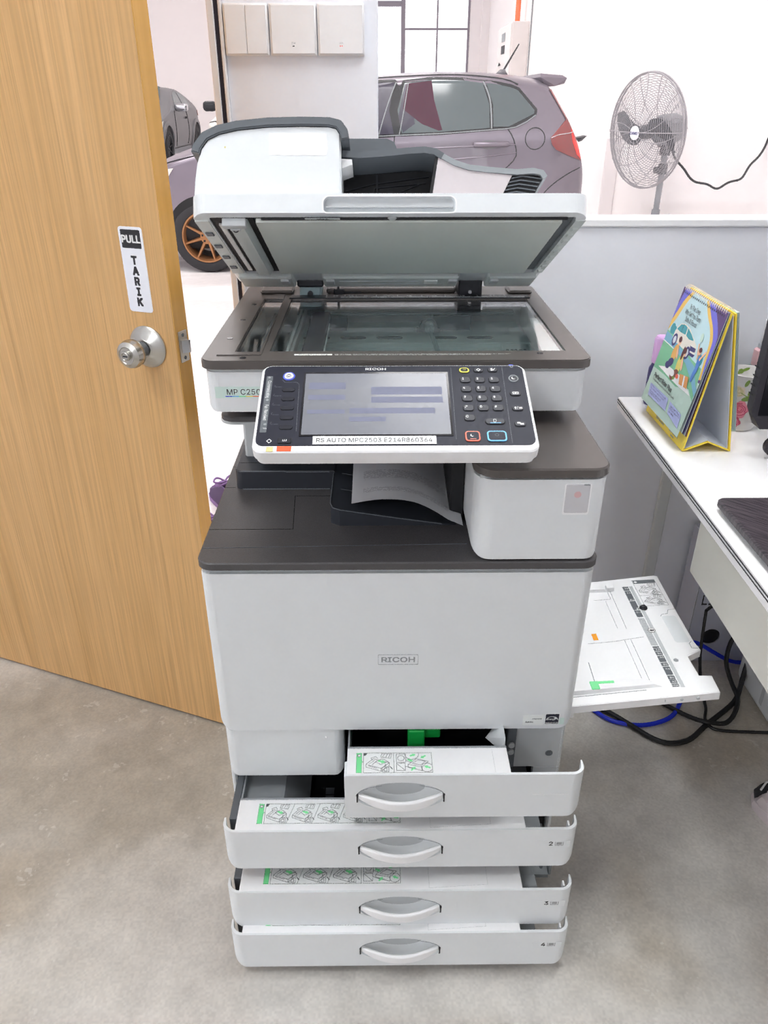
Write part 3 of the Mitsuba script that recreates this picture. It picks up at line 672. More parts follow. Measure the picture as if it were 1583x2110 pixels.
obj('ticks', mesh_of([ribbon([(x, .568), (x, .590)], .0008, .0002) for x in (-.128, -.092, -.07, -.03, .012, .06, .106, .17, .224)]), 'm_lightgrey', cp + '__size_ruler', M=R2)
obj('white_band', flat(sbox(-.10, .5672, .262, .5745), .0001), 'm_lightgrey', cp + '__size_ruler', M=R2)
rot = rotm(math.pi, (0, 0, 1))
for s, x in (('A5', -.11), ('B5', -.08), ('A5', -.05), ('8½', -.01), ('B5', .035), ('A4', .085), ('B4', .14), ('A3', .2)):
    obj('lettering', text(s, .006, 0, 0, d=.0002), 'm_lightgrey', cp + '__size_ruler', M=R2 @ shift(x, .583, .0) @ rot)
for s, x in (('5½', -.088), ('7¼', -.045), ('8½', -.005), ('10', .03), ('11', .075), ('13', .128), ('14', .158), ('17', .23)):
    obj('lettering', text(s, .0048, 0, 0, d=.0002, z0=.0001), 'm_printblack', cp + '__size_ruler', M=R2 @ shift(x, .5708, .0) @ rot)
nb = obj('notice_strip', flat(sbox(-.156, .1905, -.098, .1972), .0002), 'm_sticker', tp, M=top(0, 0, 1.0325))
obj('lettering', text('Prohibited Copying', .0036, -.127, .1938, d=.0001, z0=.0002), 'm_printblack', tp, M=top(0, 0, 1.0325))
nt = ['Do not copy any item for which copying is prohibited by law. Copying the following items is generally prohibited by local law:', 'bank notes, revenue stamps, bonds, stock certificates, bank drafts, checks, passports, driver\'s licenses.']
for i, s in enumerate(nt):
    m = text(s, .0027, x=-.094, y=.1952 - i * .0040, d=.0001); m.apply_scale((1., 1, 1))
    b = m.bounds; m.apply_translation((.094, 0, 0)); m.apply_scale(((.27 - .03 * i) / (b[1][0] - b[0][0]), 1, 1)); m.apply_translation((-.094, 0, 0))
    obj('lettering', m, 'm_sticker', tp, M=top(0, 0, 1.0325))
# what lies under the glass
ZI = .9585
bd = obj('scan_bed', mesh_of([box(-.20, .262, .205, .47, ZI, ZI + .004), box(-.20, .262, .47, .56, ZI, ZI + .013, .002), box(-.20, .262, .56, .65, ZI, ZI + .006)]), 'm_innergrey', sc)
def under(name, mesh, m): return obj(name, mesh, m, sc)
for x in (-.145, -.075, -.005, .10, .17):
    under('bed_slot', ext(LineString([(x - .017, .505), (x + .017, .505)]).buffer(.0085), ZI + .0125, ZI + .0136), 'm_innerdark')
under('bed_line', mesh_of([box(-.19, .05, .245, .247, ZI + .0035, ZI + .0046), box(-.19, .03, .405, .407, ZI + .0035, ZI + .0046)]), 'm_innermid')
under('rear_panel', box(-.165, -.09, .585, .64, ZI + .006, ZI + .030), 'm_innerdark')
under('rear_panel', box(.085, .16, .585, .64, ZI + .006, ZI + .034), 'm_innerdark')
under('rear_rail', mesh_of([tube([(-.19, .60, ZI + .036), (.25, .60, ZI + .036)], .0025, 8), box(-.19, .25, .61, .63, ZI + .03, ZI + .038)]), 'm_innermid')
under('bracket', mesh_of([ext(Polygon([(-.085, .30), (-.085, .37), (-.060, .37), (-.058, .345), (.03, .345), (.042, .325), (.042, .285), (.005, .285), (.002, .30)]), ZI + .004, ZI + .016)]), 'm_innerdark')
under('bracket', box(.046, .057, .27, .35, ZI + .004, ZI + .020, .001), 'm_innerdark')
under('bracket', mesh_of([box(.062, .085, .29, .34, ZI + .004, ZI + .014, .001), box(.09, .115, .255, .31, ZI + .004, ZI + .018, .001)]), 'm_innermid')
under('drive_rod', mesh_of([tube([(.073, .52, ZI + .026), (.086, .25, ZI + .018)], .0045, 10)]), 'm_innermid')
under('drive_wheel', mesh_of([cyl((.073, .545, ZI + .020), (.073, .560, ZI + .020), .018, 24), box(.05, .096, .545, .555, ZI + .013, ZI + .02)]), 'm_innerdark')
under('drive_hub', cyl((.073, .520, ZI + .026), (.073, .545, ZI + .026), .009, 20), 'm_innermid')
under('lens_cover', box(.128, .200, .225, .37, ZI + .004, ZI + .022, .002), 'm_void')
under('perforated_plate', mesh_of([box(.205, .255, .225, .50, ZI + .004, ZI + .010, .001)]), 'm_innergrey')
under('perforations', mesh_of([cyl((.212 + .008 * (i % 5) + .004 * ((i // 5) % 2), .24 + .012 * (i // 5), ZI + .009), (.212 + .008 * (i % 5) + .004 * ((i // 5) % 2), .24 + .012 * (i // 5), ZI + .0108), .0026, 8) for i in range(85)]), 'm_innerdark')
labels[cp + '__scanner_unit__perforations'] = {'kind': 'stuff', 'label': 'rows of small dark holes in the metal plate'}
under('glare_plate', mesh_of(hull([(.232, .220, ZI + .062), (.2635, .220, ZI + .062), (.2635, .45, ZI + .062), (.252, .45, ZI + .062), (.232, .220, ZI + .064), (.2635, .220, ZI + .064), (.2635, .45, ZI + .064), (.252, .45, ZI + .064)])), 'm_innerwhite')  # white plate standing in for a bright reflection on the glass
under('carriage', mesh_of([box(-.155, -.120, .212, .56, ZI + .030, ZI + .050, .002)]), 'm_cardark')
under('carriage_arm', mesh_of([box(-.118, -.1165, .212, .47, ZI + .046, ZI + .0505), box(-.1785, -.1745, .212, .56, ZI + .030, ZI + .055)]), 'm_innerwhite')
under('lamp_bar', box(-.171, -.166, .212, .56, ZI + .040, ZI + .056, .001), 'm_lightgrey')
under('slit_rail', mesh_of([box(-.2165, -.2125, .212, .555, ZI + .040, ZI + .060), ]), 'm_lightgrey')
under('slit_roller', tube([(-.227, .215, ZI + .045), (-.227, .555, ZI + .045)], .004, 10), 'm_charcoal')

# ---- operation panel
PN = np.array([0, -.376, .9266]); PU = np.array([0, .9266, .376])
PM = frame((-.006, .0517, 1.002), (1, 0, 0), PU)
op = part('operation_panel', mesh_of([plate(rr(-.1895, .1915, -.0875, .0880, .014, 8), -.016, .0, .002), plate(rr(-.186, .188, -.084, .080, .012, 8), -.026, -.015, .001)]), 'm_white2', M=PM, label='tilted white-rimmed control panel with touch screen and number keys')
part('panel_arm', mesh_of([hull([(-.09, .10, .97), (.08, .10, .97), (-.09, .17, .965), (.08, .17, .965), (-.09, .10, .995), (.08, .10, .995), (-.09, .17, 1.01), (.08, .17, 1.01)])]), 'm_deck')
def pnl(name, mesh, m, label=None, **k): return obj(name, mesh, m, op, M=PM, label=label, **k)
pnl('fascia', flat(rr(-.1853, .1872, -.0762, .0843, .0105, 8), .0010), 'm_panel')
Z1 = .0010
pnl('screen_rim', flat(rr(-.1285, .0785, -.0600, .0705, .001), .0006, Z1), 'm_blackgloss')
sm_ = flat(rr(-.1255, .0755, -.0570, .0668, .0008), .0003, Z1 + .0006)
v = np.asarray(sm_.vertices); pnl('touch_screen', sm_, 'm_screen', label='grey touch screen with faint key outlines', smooth=False, uv=np.stack([(v[:, 0] + .13) / .2, (v[:, 1] + .06) / .13], 1))
ui = [(-.12, .0335, .052, .014), (-.12, .0115, .052, .010), (-.12, -.0165, .052, .008), (-.032, .022, .100, .016), (-.032, .005, .100, .012), (-.062, -.0165, .118, .011), (-.062, -.032, .05, .009)]
pnl('screen_key', [flat(rr(a, a + w_, b, b + h_, .0008), .0001, Z1 + .0009) for a, b, w_, h_ in ui], 'm_screenbox')
pnl('lettering', text('RICOH', .0047, -.0255, .0776, d=.0002, bold=True, sx=1.45, z0=Z1), 'm_printwhite')
pnl('separator', mesh_of([ribbon([(.0835, .080), (.0815, -.066)], .0005, .0002, z0=Z1), ribbon([(.158, .084), (.1555, -.073)], .0005, .0002, z0=Z1)]), 'm_charcoal')
hm = pnl('home_key', mesh_of([lathe([(.0072, .0012), (.0083, .0012), (.0088, 0), (.0072, 0)], 32)]).apply_translation((-.1497, .0620, Z1)), 'm_bluering')
pnl('home_key', mesh_of([lathe([(0, .0016), (.0064, .0016), (.0070, 0)], 32)]).apply_translation((-.1497, .0620, Z1)), 'm_printwhite')
pnl('home_symbol', mesh_of([ribbon([(-.1527, .0590), (-.1527, .0620), (-.1497, .0648), (-.1467, .0620), (-.1467, .0590)], .0006, .0002, closed=True, z0=Z1 + .0016), ribbon([(-.1535, .0617), (-.1497, .0652), (-.1459, .0617)], .0006, .0002, z0=Z1 + .0016), ribbon([(-.1505, .059), (-.1505, .061), (-.1489, .061), (-.1489, .059)], .0004, .0002, z0=Z1 + .0016)]), 'm_printblack')
for i in range(5):
    yk = .0330 - .0189 * i
    pnl('function_key', mesh_of([plate(rr(-.1575 + .0004 * i, -.1395 + .0004 * i, yk - .0036, yk + .0036, .0036), 0, .0012, .0004)]).apply_translation((0, 0, Z1)), 'm_key')
    pnl('key_outline', flat(rr(-.1580 + .0004 * i, -.1390 + .0004 * i, yk - .0042, yk + .0042, .0041).difference(rr(-.1576 + .0004 * i, -.1394 + .0004 * i, yk - .0037, yk + .0037, .0037)), .0004, Z1), 'm_void')
    pnl('label_line', ribbon([(-.167, yk + .0105), (-.1685, yk + .0095), (-.1685, yk + .0075), (-.167, yk + .0065), (-.158, yk + .0065)], .0004, .0001, z0=Z1), 'm_charcoal')
pnl('label_line', ribbon([(-.159, .055), (-.155, .0495), (-.138, .0495), (-.134, .045), (-.1325, -.05)], .0005, .0001, z0=Z1), 'm_charcoal')
pnl('lamp_strip', flat(rr(-.1815, -.1725, -.052, .0625, .001), .0002, Z1), 'm_charcoal')
pnl('status_lamp', [flat(rr(-.1795 + .001 * i, -.1755 + .001 * i, yl, yl + .004, .0018), .0003, Z1 + .0002) for i, yl in enumerate((.0575, .010, -.0385))], 'm_midgrey')
for s, yc in (('Communicating', .0345), ('Fax Received', -.013)):
    t = text(s, .0050, 0, 0, d=.0001, sx=.72); t.apply_transform(rotm(-math.pi / 2, (0, 0, 1))); t.apply_translation((-.1765, yc, Z1 + .0002))
    pnl('lettering', t, 'm_printwhite')
t = text('F', .0050, 0, 0, d=.0001, sx=.72); t.apply_transform(rotm(-math.pi / 2, (0, 0, 1))); t.apply_translation((-.1755, -.0445, Z1 + .0002)); pnl('lettering', t, 'm_printwhite')
def key(x, y, w_, h_, r, m='m_key', name='number_key', hgt=.0016):
    k_ = pnl(name, plate(rr(x - w_ / 2, x + w_ / 2, y - h_ / 2, y + h_ / 2, r), 0, hgt, .0005).apply_translation((0, 0, Z1)), m)
    pnl('key_outline', flat(rr(x - w_ / 2 - .0007, x + w_ / 2 + .0007, y - h_ / 2 - .0008, y + h_ / 2 + .0006, r + .0006).difference(rr(x - w_ / 2, x + w_ / 2, y - h_ / 2, y + h_ / 2, r)), .0005, Z1), 'm_void')
    return Z1 + hgt
for r_, row in enumerate((('1', '2', '3'), ('4', '5', '6'), ('7', '8', '9'), ('./*', '0', '#'), ('C',))):
    for c_, s in enumerate(row):
        x, y = .1025 + .0205 * c_, .0525 - .0195 * r_
        zk = key(x, y, .0146, .0118, .0042)
        pnl('lettering', text(s, .0042, x - .0032, y + .0018, d=.0002, bold=True, z0=zk, sx=.9 if len(s) == 1 else .62), 'm_printwhite')
zk = key(.1025, .0735, .0146, .0105, .0048, 'm_yellowkey', 'reset_key')
pnl('reset_key', plate(rr(.0972, .1078, .0703, .0767, .0030), 0, .0004, .0002).apply_translation((0, 0, zk)), 'm_panel')
pnl('key_symbol', mesh_of([ribbon([(.1005, .0722), (.1025, .0748)], .0006, .0002, z0=zk + .0004), ribbon([(.1028, .0722), (.1048, .0748)], .0006, .0002, z0=zk + .0004)]), 'm_yellowkey')
zk = key(.123, .0737, .0140, .0090, .0044, name='program_key'); pnl('key_symbol', ribbon([(.1203, .0737), (.123, .0764), (.1257, .0737), (.123, .0710)], .0010, .0002, True, zk), 'm_printwhite')
zk = key(.1437, .0741, .0140, .0090, .0044, name='interrupt_key'); pnl('key_symbol', mesh_of([flat(sbox(.1405, .0716, .1432, .0735), .0002, zk), flat(sbox(.1405, .0748, .1432, .0766), .0002, zk), ribbon([(.1432, .0742), (.1445, .0725), (.147, .077)], .0009, .0002, z0=zk)]), 'm_printwhite')
zk = key(.1366, -.0330, .0265, .0108, .0052, name='sample_copy_key')
pnl('key_symbol', flat(sbox(.1292, -.0374, .1440, -.0362), .0002, zk), 'm_bluekey'); pnl('key_symbol', mesh_of([ribbon([(.1346, -.0348), (.1346, -.0298), (.1380, -.0298), (.1380, -.0330), (.1365, -.0348)], .0006, .0002, True, zk)]), 'm_printwhite')
key(.1038, -.0612, .0205, .0195, .0050, 'm_redkey', 'stop_key'); zk = key(.1038, -.0612, .0165, .0155, .0036, 'm_panel', 'stop_key', .0020)
pnl('key_symbol', mesh_of([flat(disc(.1030, -.0605, .0026).difference(disc(.1042, -.0598, .0024)), .0002, zk)]), 'm_printwhite'); pnl('key_symbol', flat(sbox(.1, -.0676, .108, -.0664), .0002, zk), 'm_redkey')
key(.1362, -.0612, .0265, .0198, .0050, 'm_bluekey', 'start_key'); zk = key(.1362, -.0612, .0225, .0158, .0036, 'm_panel', 'start_key', .0020)
pnl('key_symbol', flat(circ_ring(.1362, -.0600, .0020, .0026), .0002, zk), 'm_charcoal')
pnl('sleep_key', lathe([(0, .001), (.0055, .001), (.0058, .0016), (.0070, .0016), (.0074, 0)], 28).apply_translation((.1718, .0552, Z1)), 'm_midgrey')
pnl('sleep_key', lathe([(0, .0016), (.0052, .0016), (.0055, .0010)], 28).apply_translation((.1718, .0552, Z1)), 'm_key')
pnl('key_symbol', flat(disc(.1714, .0552, .0028).difference(disc(.1728, .0562, .0026)), .0002, Z1 + .0016), 'm_printwhite')
for i, y in enumerate((.0232, -.0073, -.0382)):
    zk = key(.1708 - .0004 * i, y, .0150, .0092, .0044, name='menu_key')
    if i == 0: pnl('key_symbol', mesh_of([flat(rr(.1668, .1752, y - .0020, y + .0026, .0004).difference(unary_union([disc(.169, y + .0003, .0012), disc(.173, y + .0003, .0012)])), .0002, zk)]), 'm_printwhite')
    if i == 1: pnl('key_symbol', mesh_of([flat(arrow(.1672, y + .0004, .005, 90), .0002, zk), ribbon([(.1695, y - .002), (.1708, y + .003)], .0006, .0002, z0=zk), flat(sbox(.172, y - .0014, .1768, y - .0003), .0002, zk), flat(sbox(.172, y + .0005, .1768, y + .0016), .0002, zk)]), 'm_printwhite')
    if i == 2: pnl('key_symbol', mesh_of([flat(sbox(.1662, y + .0002, .1706, y + .0028).union(sbox(.1700, y - .0022, .1748, y + .0008)), .0002, zk)]), 'm_printwhite')
pnl('indicator', flat(rr(.1685, .1750, .0862, .0878, .0006), .0003, 0.), 'm_bluering')
pnl('indicator', mesh_of([lathe([(.0012, .0004), (.0022, .0004), (.0024, 0)], 16)]).apply_translation((.1720, .0822, Z1)), 'm_midgrey')
pnl('asset_sticker', flat(sbox(-.1095, -.0752, .0550, -.0600), .0003, Z1 + .0006), 'm_sticker')
t = text('RS AUTO MPC2503 E214R860364', .0074, 0, 0, d=.0002); b = t.bounds; t.apply_scale((.154 / (b[1][0] - b[0][0]), 1, 1)); t.apply_translation((-.0275, -.0676, Z1 + .0009)); pnl('lettering', t, 'm_printblack')
pnl('usb_symbol', ribbon([(-.1705, -.0680), (-.1672, -.0645), (-.1639, -.0680), (-.1672, -.0715)], .0010, .0002, True, Z1), 'm_printwhite')
zk = key(-.1466, -.0682, .0175, .0095, .0018, name='card_slot'); pnl('key_symbol', mesh_of([ribbon([(-.1490, -.0665), (-.1490, -.0695), (-.1442, -.0695), (-.1442, -.0665)], .0008, .0002, z0=zk), ribbon([(-.1466, -.0665), (-.1466, -.0695)], .0006, .0002, z0=zk)]), 'm_printwhite')
pnl('slot_marker', flat(sbox(-.1560, -.0860, -.1372, -.0768), .0004, 0.), 'm_orangemark')
pnl('slot_marker', flat(sbox(-.1700, -.0868, -.1610, -.0780), .0004, 0.), 'm_cream')

# ---- raised lid with document feeder
LO = np.array([0, .59, 1.063]); LV = np.array([0, -.907, .4215]) / math.hypot(.907, .4215); LW = np.array([0, LV[2], -LV[1]])
LM = frame(LO, (1, 0, 0), LV, LW)                       # local x right, y from the hinge to the front, z away from the glass
LF = LM @ frame((0, 0, 0), (1, 0, 0), (0, 0, 1), (0, 1, 0))   # local x right, y away from the glass, z to the front
lb = to_man(ext(rr(-.3020, .2850, -.012, .382, [.012, .012, .022, .022], 8), 0, .034))
lf = ext(rr(-.3020, .2850, 0, .034, [.006, .006, .004, .004], 5), -.1, .5); lf.apply_transform(frame((0, 0, 0), (1, 0, 0), (0, 0, 1), (0, 1, 0)))
lb = lb ^ to_man(lf)
nn_ = np.array([0, -.006, .018]) / math.hypot(.006, .018)
lb = lb.trim_by_plane(nn_.tolist(), float(nn_[1] * .364))
rc = ext(rr(-.107, .087, .0068, .0295, [.006, .006, .009, .009], 6), .372, .40); rc.apply_transform(frame((0, 0, 0), (1, 0, 0), (0, 0, 1), (0, 1, 0)))
lb = lb - to_man(rc) - to_man(ext(rr(-.277, .268, .058, .372, .004), -.01, .010))
lid = part('document_feeder', lb, 'm_white', M=LM, smooth=False, label='raised scanner lid with automatic document feeder on top')
def lp_(name, mesh, m, label=None, **k): return obj(name, mesh, m, lid, M=LM, label=label, **k)
def lfr(name, mesh, m, label=None, **k): return obj(name, mesh, m, lid, M=LF, label=label, **k)
lfr('handle_rim', flat(rr(-.109, .089, .0052, .0310, [.007, .007, .010, .010], 6).difference(rr(-.107, .087, .0068, .0295, [.006, .006, .009, .009], 6)), .0008, .3815), 'm_white2')
lfr('handle_shelf', box(-.104, .084, .015, .0165, .372, .3785), 'm_lightgrey')
lp_('lid_base', box(-.276, .267, .059, .371, .006, .0105), 'm_charcoal')
lp_('platen_sheet', plate(rr(-.209, .248, .068, .3685, .002), -.0035, .0035, .001), 'm_sheet', label='pale document-backing sheet under the lid')
lp_('foam', box(-.2, .24, .075, .36, .003, .007), 'm_charcoal')
lp_('lid_rim', [box(.268, .2835, .06, .366, -.0012, .0008), box(-.2995, -.279, .06, .366, -.0012, .0008)], 'm_lidunder')
lp_('rib', [box(.2715, .2805, .075 + .031 * i, .087 + .031 * i, -.0045, .001, .0008) for i in range(9)], 'm_lidunder')
lp_('clip', [box(-.296, -.284, .10 + .066 * i, .116 + .066 * i, -.0030, .001, .0008) for i in range(4)], 'm_charcoal')
lp_('strip_bed', box(-.278, -.213, .061, .371, .003, .0062), 'm_void')
lp_('white_strip', box(-.268, -.2605, .075, .345, .0005, .0034), 'm_printwhite')
lp_('guide_bar', mesh_of(hull([(-.2555, .07, .004), (-.221, .07, .004), (-.2555, .365, .004), (-.221, .365, .004), (-.249, .075, -.008), (-.228, .075, -.008), (-.249, .36, -.008), (-.228, .36, -.008)])), 'm_lidunder')
lp_('roller_bracket', mesh_of([box(-.2585, -.2230, .356, .371, -.0095, .003, .001), box(-.2485, -.233, .352, .358, -.0115, -.004, .001)]), 'm_lightgrey')
lp_('spring', tube([(-.2405 + .004 * math.cos(a), .3545, -.0095 + .004 * math.sin(a)) for a in np.linspace(0, 2 * math.pi, 20)], .0007, 6), 'm_black')
lp_('caution_label', flat(rr(-.135, -.083, .3715, .3785, .0005), .0004, -.0006), 'm_lightgrey')
lp_('lettering', text('LO2.1', .0042, -.109, .3750, d=.0003, bold=True).apply_transform(frame((0, 0, -.0006), (1, 0, 0), (0, 1, 0), (0, 0, -1))), 'm_printblack')
lp_('front_catch', mesh_of([lathe([(0, .002), (.005, .0016), (.007, 0)], 16)]).apply_transform(frame((-.006, .376, .0002), (1, 0, 0), (0, 1, 0), (0, 0, -1))), 'm_lightgrey')
lp_('front_slot', box(-.20, .255, .3695, .3725, -.0006, .004), 'm_void')
lp_('rear_beam', [box(-.292, -.188, -.012, .058, -.010, .004, .003), box(-.133, .128, -.012, .058, -.010, .004, .003), box(.183, .276, -.012, .058, -.010, .004, .003)], 'm_lidunder')
lp_('rear_clip', [box(x, x + .016, .026, .050, -.0145, -.009, .001) for x in (-.212, -.126, .108, .188)], 'm_lightgrey')
lp_('rear_window', box(.062, .088, .020, .044, -.0125, -.0095, .001), 'm_sticker')
lp_('rear_line', [box(-.10, .055, .034, .0355, -.0108, -.0098), box(-.06, .10, .008, .012, -.0108, -.0098)], 'm_lightgrey')
# feeder cover: profile in (x, height), extruded along the lid's depth
curve = [(-.300, .060), (-.2965, .085), (-.2905, .106), (-.2800, .1200), (-.262, .1285), (-.235, .1345), (-.19, .1390), (-.14, .1402), (-.100, .1395), (-.0875, .1365), (-.0820, .1285)]
prof = Polygon([(-.302, .030)] + curve + [(-.0812, .030)])
cov = mesh_of([ext(prof, .012, .356), ext(prof.buffer(-.0022, join_style=1), .355, .3605)])
lfr('feeder_cover', cov, 'm_white', label='white feeder cover with a torn paper label')
lfr('cover_crease', mesh_of([flat(Polygon([(-.2955, .034), (-.294, .088), (-.26, .0915), (-.20, .0935), (-.0845, .0935), (-.0845, .034)]), .0007, .3605)]), 'm_white')
outer = LineString(curve[1:]).buffer(.0075, cap_style=2, join_style=1, single_sided=False)
cap = LineString([(-.2925, .0985)] + curve[2:] + [(-.0800, .118)]).parallel_offset(.0050, 'left', join_style=1).buffer(.0062, cap_style=2, join_style=1)
lfr('feeder_cap', mesh_of([ext(cap, .006, .3635), ext(cap.buffer(-.0015), .363, .3650)]), 'm_charcoal', label='charcoal cap of the feeder')
tl = [(-.188, .0965)] + [(-.188 + .084 * t, .0960 + .0012 * rng.random()) for t in np.linspace(.04, 1, 14)] + [(-.1035 + .0025 * rng.random(), .096 + .033 * t) for t in np.linspace(.1, .95, 9)] + [(-.104 - .084 * t, .1285 + .0016 * rng.random()) for t in np.linspace(0, 1, 16)]
lfr('torn_label', flat(Polygon(tl), .0004, .3606), 'm_printwhite', label='torn remnant of a white paper label')
lfr('speck', flat(disc(-.2535, .1085, .0013), .0003, .3606), 'm_cream')
# document tray
td = .335
bandc = [(-.0805, .1090), (-.055, .1068), (-.02, .1090), (.02, .1130), (.045, .1145), (.060, .1120), (.072, .1050), (.090, .0955), (.112, .0885), (.14, .0852), (.185, .0815), (.210, .0835), (.2235, .0805), (.2285, .0735)]
i0 = 7
def bandpoly(pts, w_): return LineString(pts).buffer(w_ / 2, cap_style=2, join_style=1)
lfr('tray_top', ext(bandpoly(bandc[:i0], .0095), .02, td + .002), 'm_charcoal', label='charcoal document tray')
lfr('tray_top', ext(bandpoly(bandc[i0 - 1:], .0080), .02, td + .002), 'm_midgrey')
lfr('tray_back_wall', mesh_of([ext(Polygon([(-.081, .034), (.06, .034), (.066, .104), (.04, .108), (-.081, .100)]), .24, .27)]), 'm_void')
lfr('tray_rib', mesh_of([ribbon([(-.079, .052), (-.035, .062), (-.032, .080), (.05, .088)], .0016, .004, z0=.27), ribbon([(-.079, .075), (-.036, .086), (.055, .098)], .0016, .004, z0=.27), ribbon([(-.028, .034), (-.028, .100)], .003, .006, z0=.27), ribbon([(-.03, .064), (.0, .070), (.04, .086)], .0012, .004, z0=.27)]), 'm_black')
lfr('tray_tongue', ext(Polygon([(-.0815, .1000), (-.066, .0990), (-.065, .0915), (-.0815, .0855)]), .29, .340), 'm_white2')
lfr('tray_side', plate(Polygon([(.0535, .032), (.0650, .1045), (.076, .099), (.092, .0905), (.112, .0842), (.14, .0812), (.1785, .0775), (.1555, .032)]), td - .015, td, .0008), 'm_pinkgrey', label='pale side of the document tray')
lfr('tray_frame', ribbon([(.0515, .032), (.063, .104)], .0045, .05, z0=td - .05), 'm_void')
lfr('tray_grip', plate(Polygon([(.1560, .032), (.1790, .0772), (.2210, .0775), (.2245, .0725), (.2040, .032)]), td - .02, td - .003, .0008), 'm_void')
lfr('grip_rib', mesh_of([ribbon([(.158 + .0058 * i * .55, .038 + .0058 * i), (.180 + .0058 * i * .40, .0395 + .0058 * i + .002), (.206 + .0058 * i * .5, .0375 + .0058 * i)], .0016, .003, z0=td - .004) for i in range(7)]), 'm_charcoal')
lfr('document_guide', mesh_of([ext(Polygon([(-.078, .118), (-.077, .158), (-.073, .162), (-.012, .162), (.000, .157), (.014, .122)]), .25, .262)]), 'm_charcoal')
lfr('tray_label', flat(sbox(.066, .037, .080, .0385), .0003, td), 'm_lightgrey')
# hinges
part('hinge', mesh_of([box(-.182, -.139, .592, .66, 1.010, 1.052, .003), ]), 'm_innermid', label='steel lid hinge')
obj('hinge_cover', mesh_of([box(-.186, -.134, .588, .672, 1.050, 1.078, .003)]), 'm_black', cp + '__hinge')
obj('hinge_pin', mesh_of([cyl((-.161, .588, 1.037), (-.161, .596, 1.037), .0055, 14)]), 'm_black', cp + '__hinge')
part('hinge', mesh_of([box(.133, .180, .592, .66, 1.010, 1.074, .003)]), 'm_black', label='black lid hinge')
obj('hinge_pin', mesh_of([cyl((.156, .588, 1.040), (.156, .593, 1.040), .0035, 12)]), 'm_chrome', cp + '__hinge_001')
part('rear_sensor', mesh_of([box(-.108, -.104, .61, .616, 1.03, 1.056), box(-.115, -.094, .606, .622, 1.03, 1.042, .002), box(-.095, -.06, .612, .618, 1.033, 1.037)]), 'm_black')
part('rear_rail', mesh_of([box(-.13, .13, .612, .66, 1.0325, 1.042, .003)]), 'm_taupe')
part('frame_corner', mesh_of([box(-.262, -.197, .605, .655, 1.0325, 1.040, .003)]), 'm_taupe')
part('frame_corner', mesh_of([box(.235, .282, .60, .655, 1.0325, 1.040, .003)]), 'm_taupe')

# ---- bypass tray, folded down on the right
BM = frame((.2935, 0, .470), (.998, 0, .0637), (0, 1, 0))
no = Polygon([(.004, .030), (.261, .045), (.263, .088), (.2415, .090), (.2405, .142), (.270, .158), (.2665, .183), (.267, .290), (.270, .404), (.262, .408), (.139, .397), (.004, .392)])
by = part('bypass_tray', mesh_of([plate(no, -.016, 0., .0015)]), 'm_white2', M=BM, label='white bypass tray folded out on the right side')
def bt(name, mesh, m, label=None): return obj(name, mesh, m, by, M=BM, label=label)
bt('mount', box(-.004, .010, .035, .39, -.03, -.002), 'm_white2')
bt('size_scale', [flat(Polygon([(.1865, y0_), (.1985, y0_), (.1985, y1_), (.1865, y1_)]), .0003) for y0_, y1_ in ((.357, .371), (.322, .355), (.290, .320), (.266, .288), (.1705, .1745), (.1605, .1690), (.149, .159), (.130, .147), (.119, .128), (.095, .117), (.0835, .093), (.073, .0825), (.064, .0715))], 'm_charcoal')
bt('hatched_scale', mesh_of([flat(Polygon([(.1860, .1775), (.1985, .1765), (.1985, .262), (.1865, .263)]), .0002)]), 'm_lightgrey')
bt('hatch_line', mesh_of([ribbon([(.1862, .181 + .0046 * i), (.1984, .1775 + .0046 * i)], .0007, .0002, z0=.0002) for i in range(18)]), 'm_midgrey')
for s, y in (('A6', .1645), ('B6', .154), ('A5', .1425), ('B5', .123), ('A4', .111), ('B4', .088), ('A3', .077), ('SRA3', .0675), ('5½', .281), ('8½', .325), ('11', .349), ('12', .365)):
    t = text(s, .0046, 0, 0, d=.0002); t.apply_translation((.1935, y, .0003)); bt('lettering', t, 'm_printwhite')
bt('scale_edge', flat(sbox(.2005, .062, .2075, .372), .0002), 'm_lightgrey')
bt('arrow_mark', flat(disc(.2005, .222, .0072), .0003, .0002), 'm_printwhite'); bt('arrow_mark', mesh_of([flat(arrow(.2005, .222, .0095, 180), .0002, .0005), flat(circ_ring(.2005, .222, .0062, .0070), .0002, .0005)]), 'm_printblack')
dg = bt('instruction_label', flat(rr(.2120, .2595, .300, .393, .001).difference(rr(.2128, .2587, .3008, .3922, .001)), .0002), 'm_printgrey')
bt('instruction_head', flat(sbox(.2135, .380, .2590, .3915).difference(disc(.2185, .386, .0034)), .0003), 'm_charcoal')
L1, G1 = sketch(.2145, .258, .338, .3785, 1); L2, G2 = sketch(.2145, .258, .303, .337, 2)
bt('drawing', flat(unary_union([L1, L2, LineString([(.2128, .337), (.2587, .337)]).buffer(.0003)]), .0002), 'm_line')
bt('size_lever', mesh_of([flat(rr(.1935, .2190, .2885, .2960, .001).difference(rr(.1950, .2175, .2900, .2945, .001)), .0006), ]), 'm_sticker')
bt('size_lever', mesh_of([lathe([(0, .007), (.004, .006), (.0075, .002), (.0080, 0)], 20)]).apply_translation((.207, .2945, 0)), 'm_black')
bt('seam', mesh_of([ribbon([(.158, .358), (.1555, .232)], .0008, .0002), ribbon([(.117, .329), (.152, .331), (.152, .354)], .0008, .0002), ribbon([(.072, .193), (.120, .1955), (.154, .2005), (.180, .2045)], .0008, .0002), ribbon([(.154, .197), (.153, .076)], .0008, .0002), ribbon([(.142, .197), (.141, .085), (.06, .085)], .0006, .0002), ribbon([(.058, .085), (.060, .14)], .0014, .0002), ribbon([(.140, .325), (.139, .235)], .0006, .0002)]), 'm_midgrey')
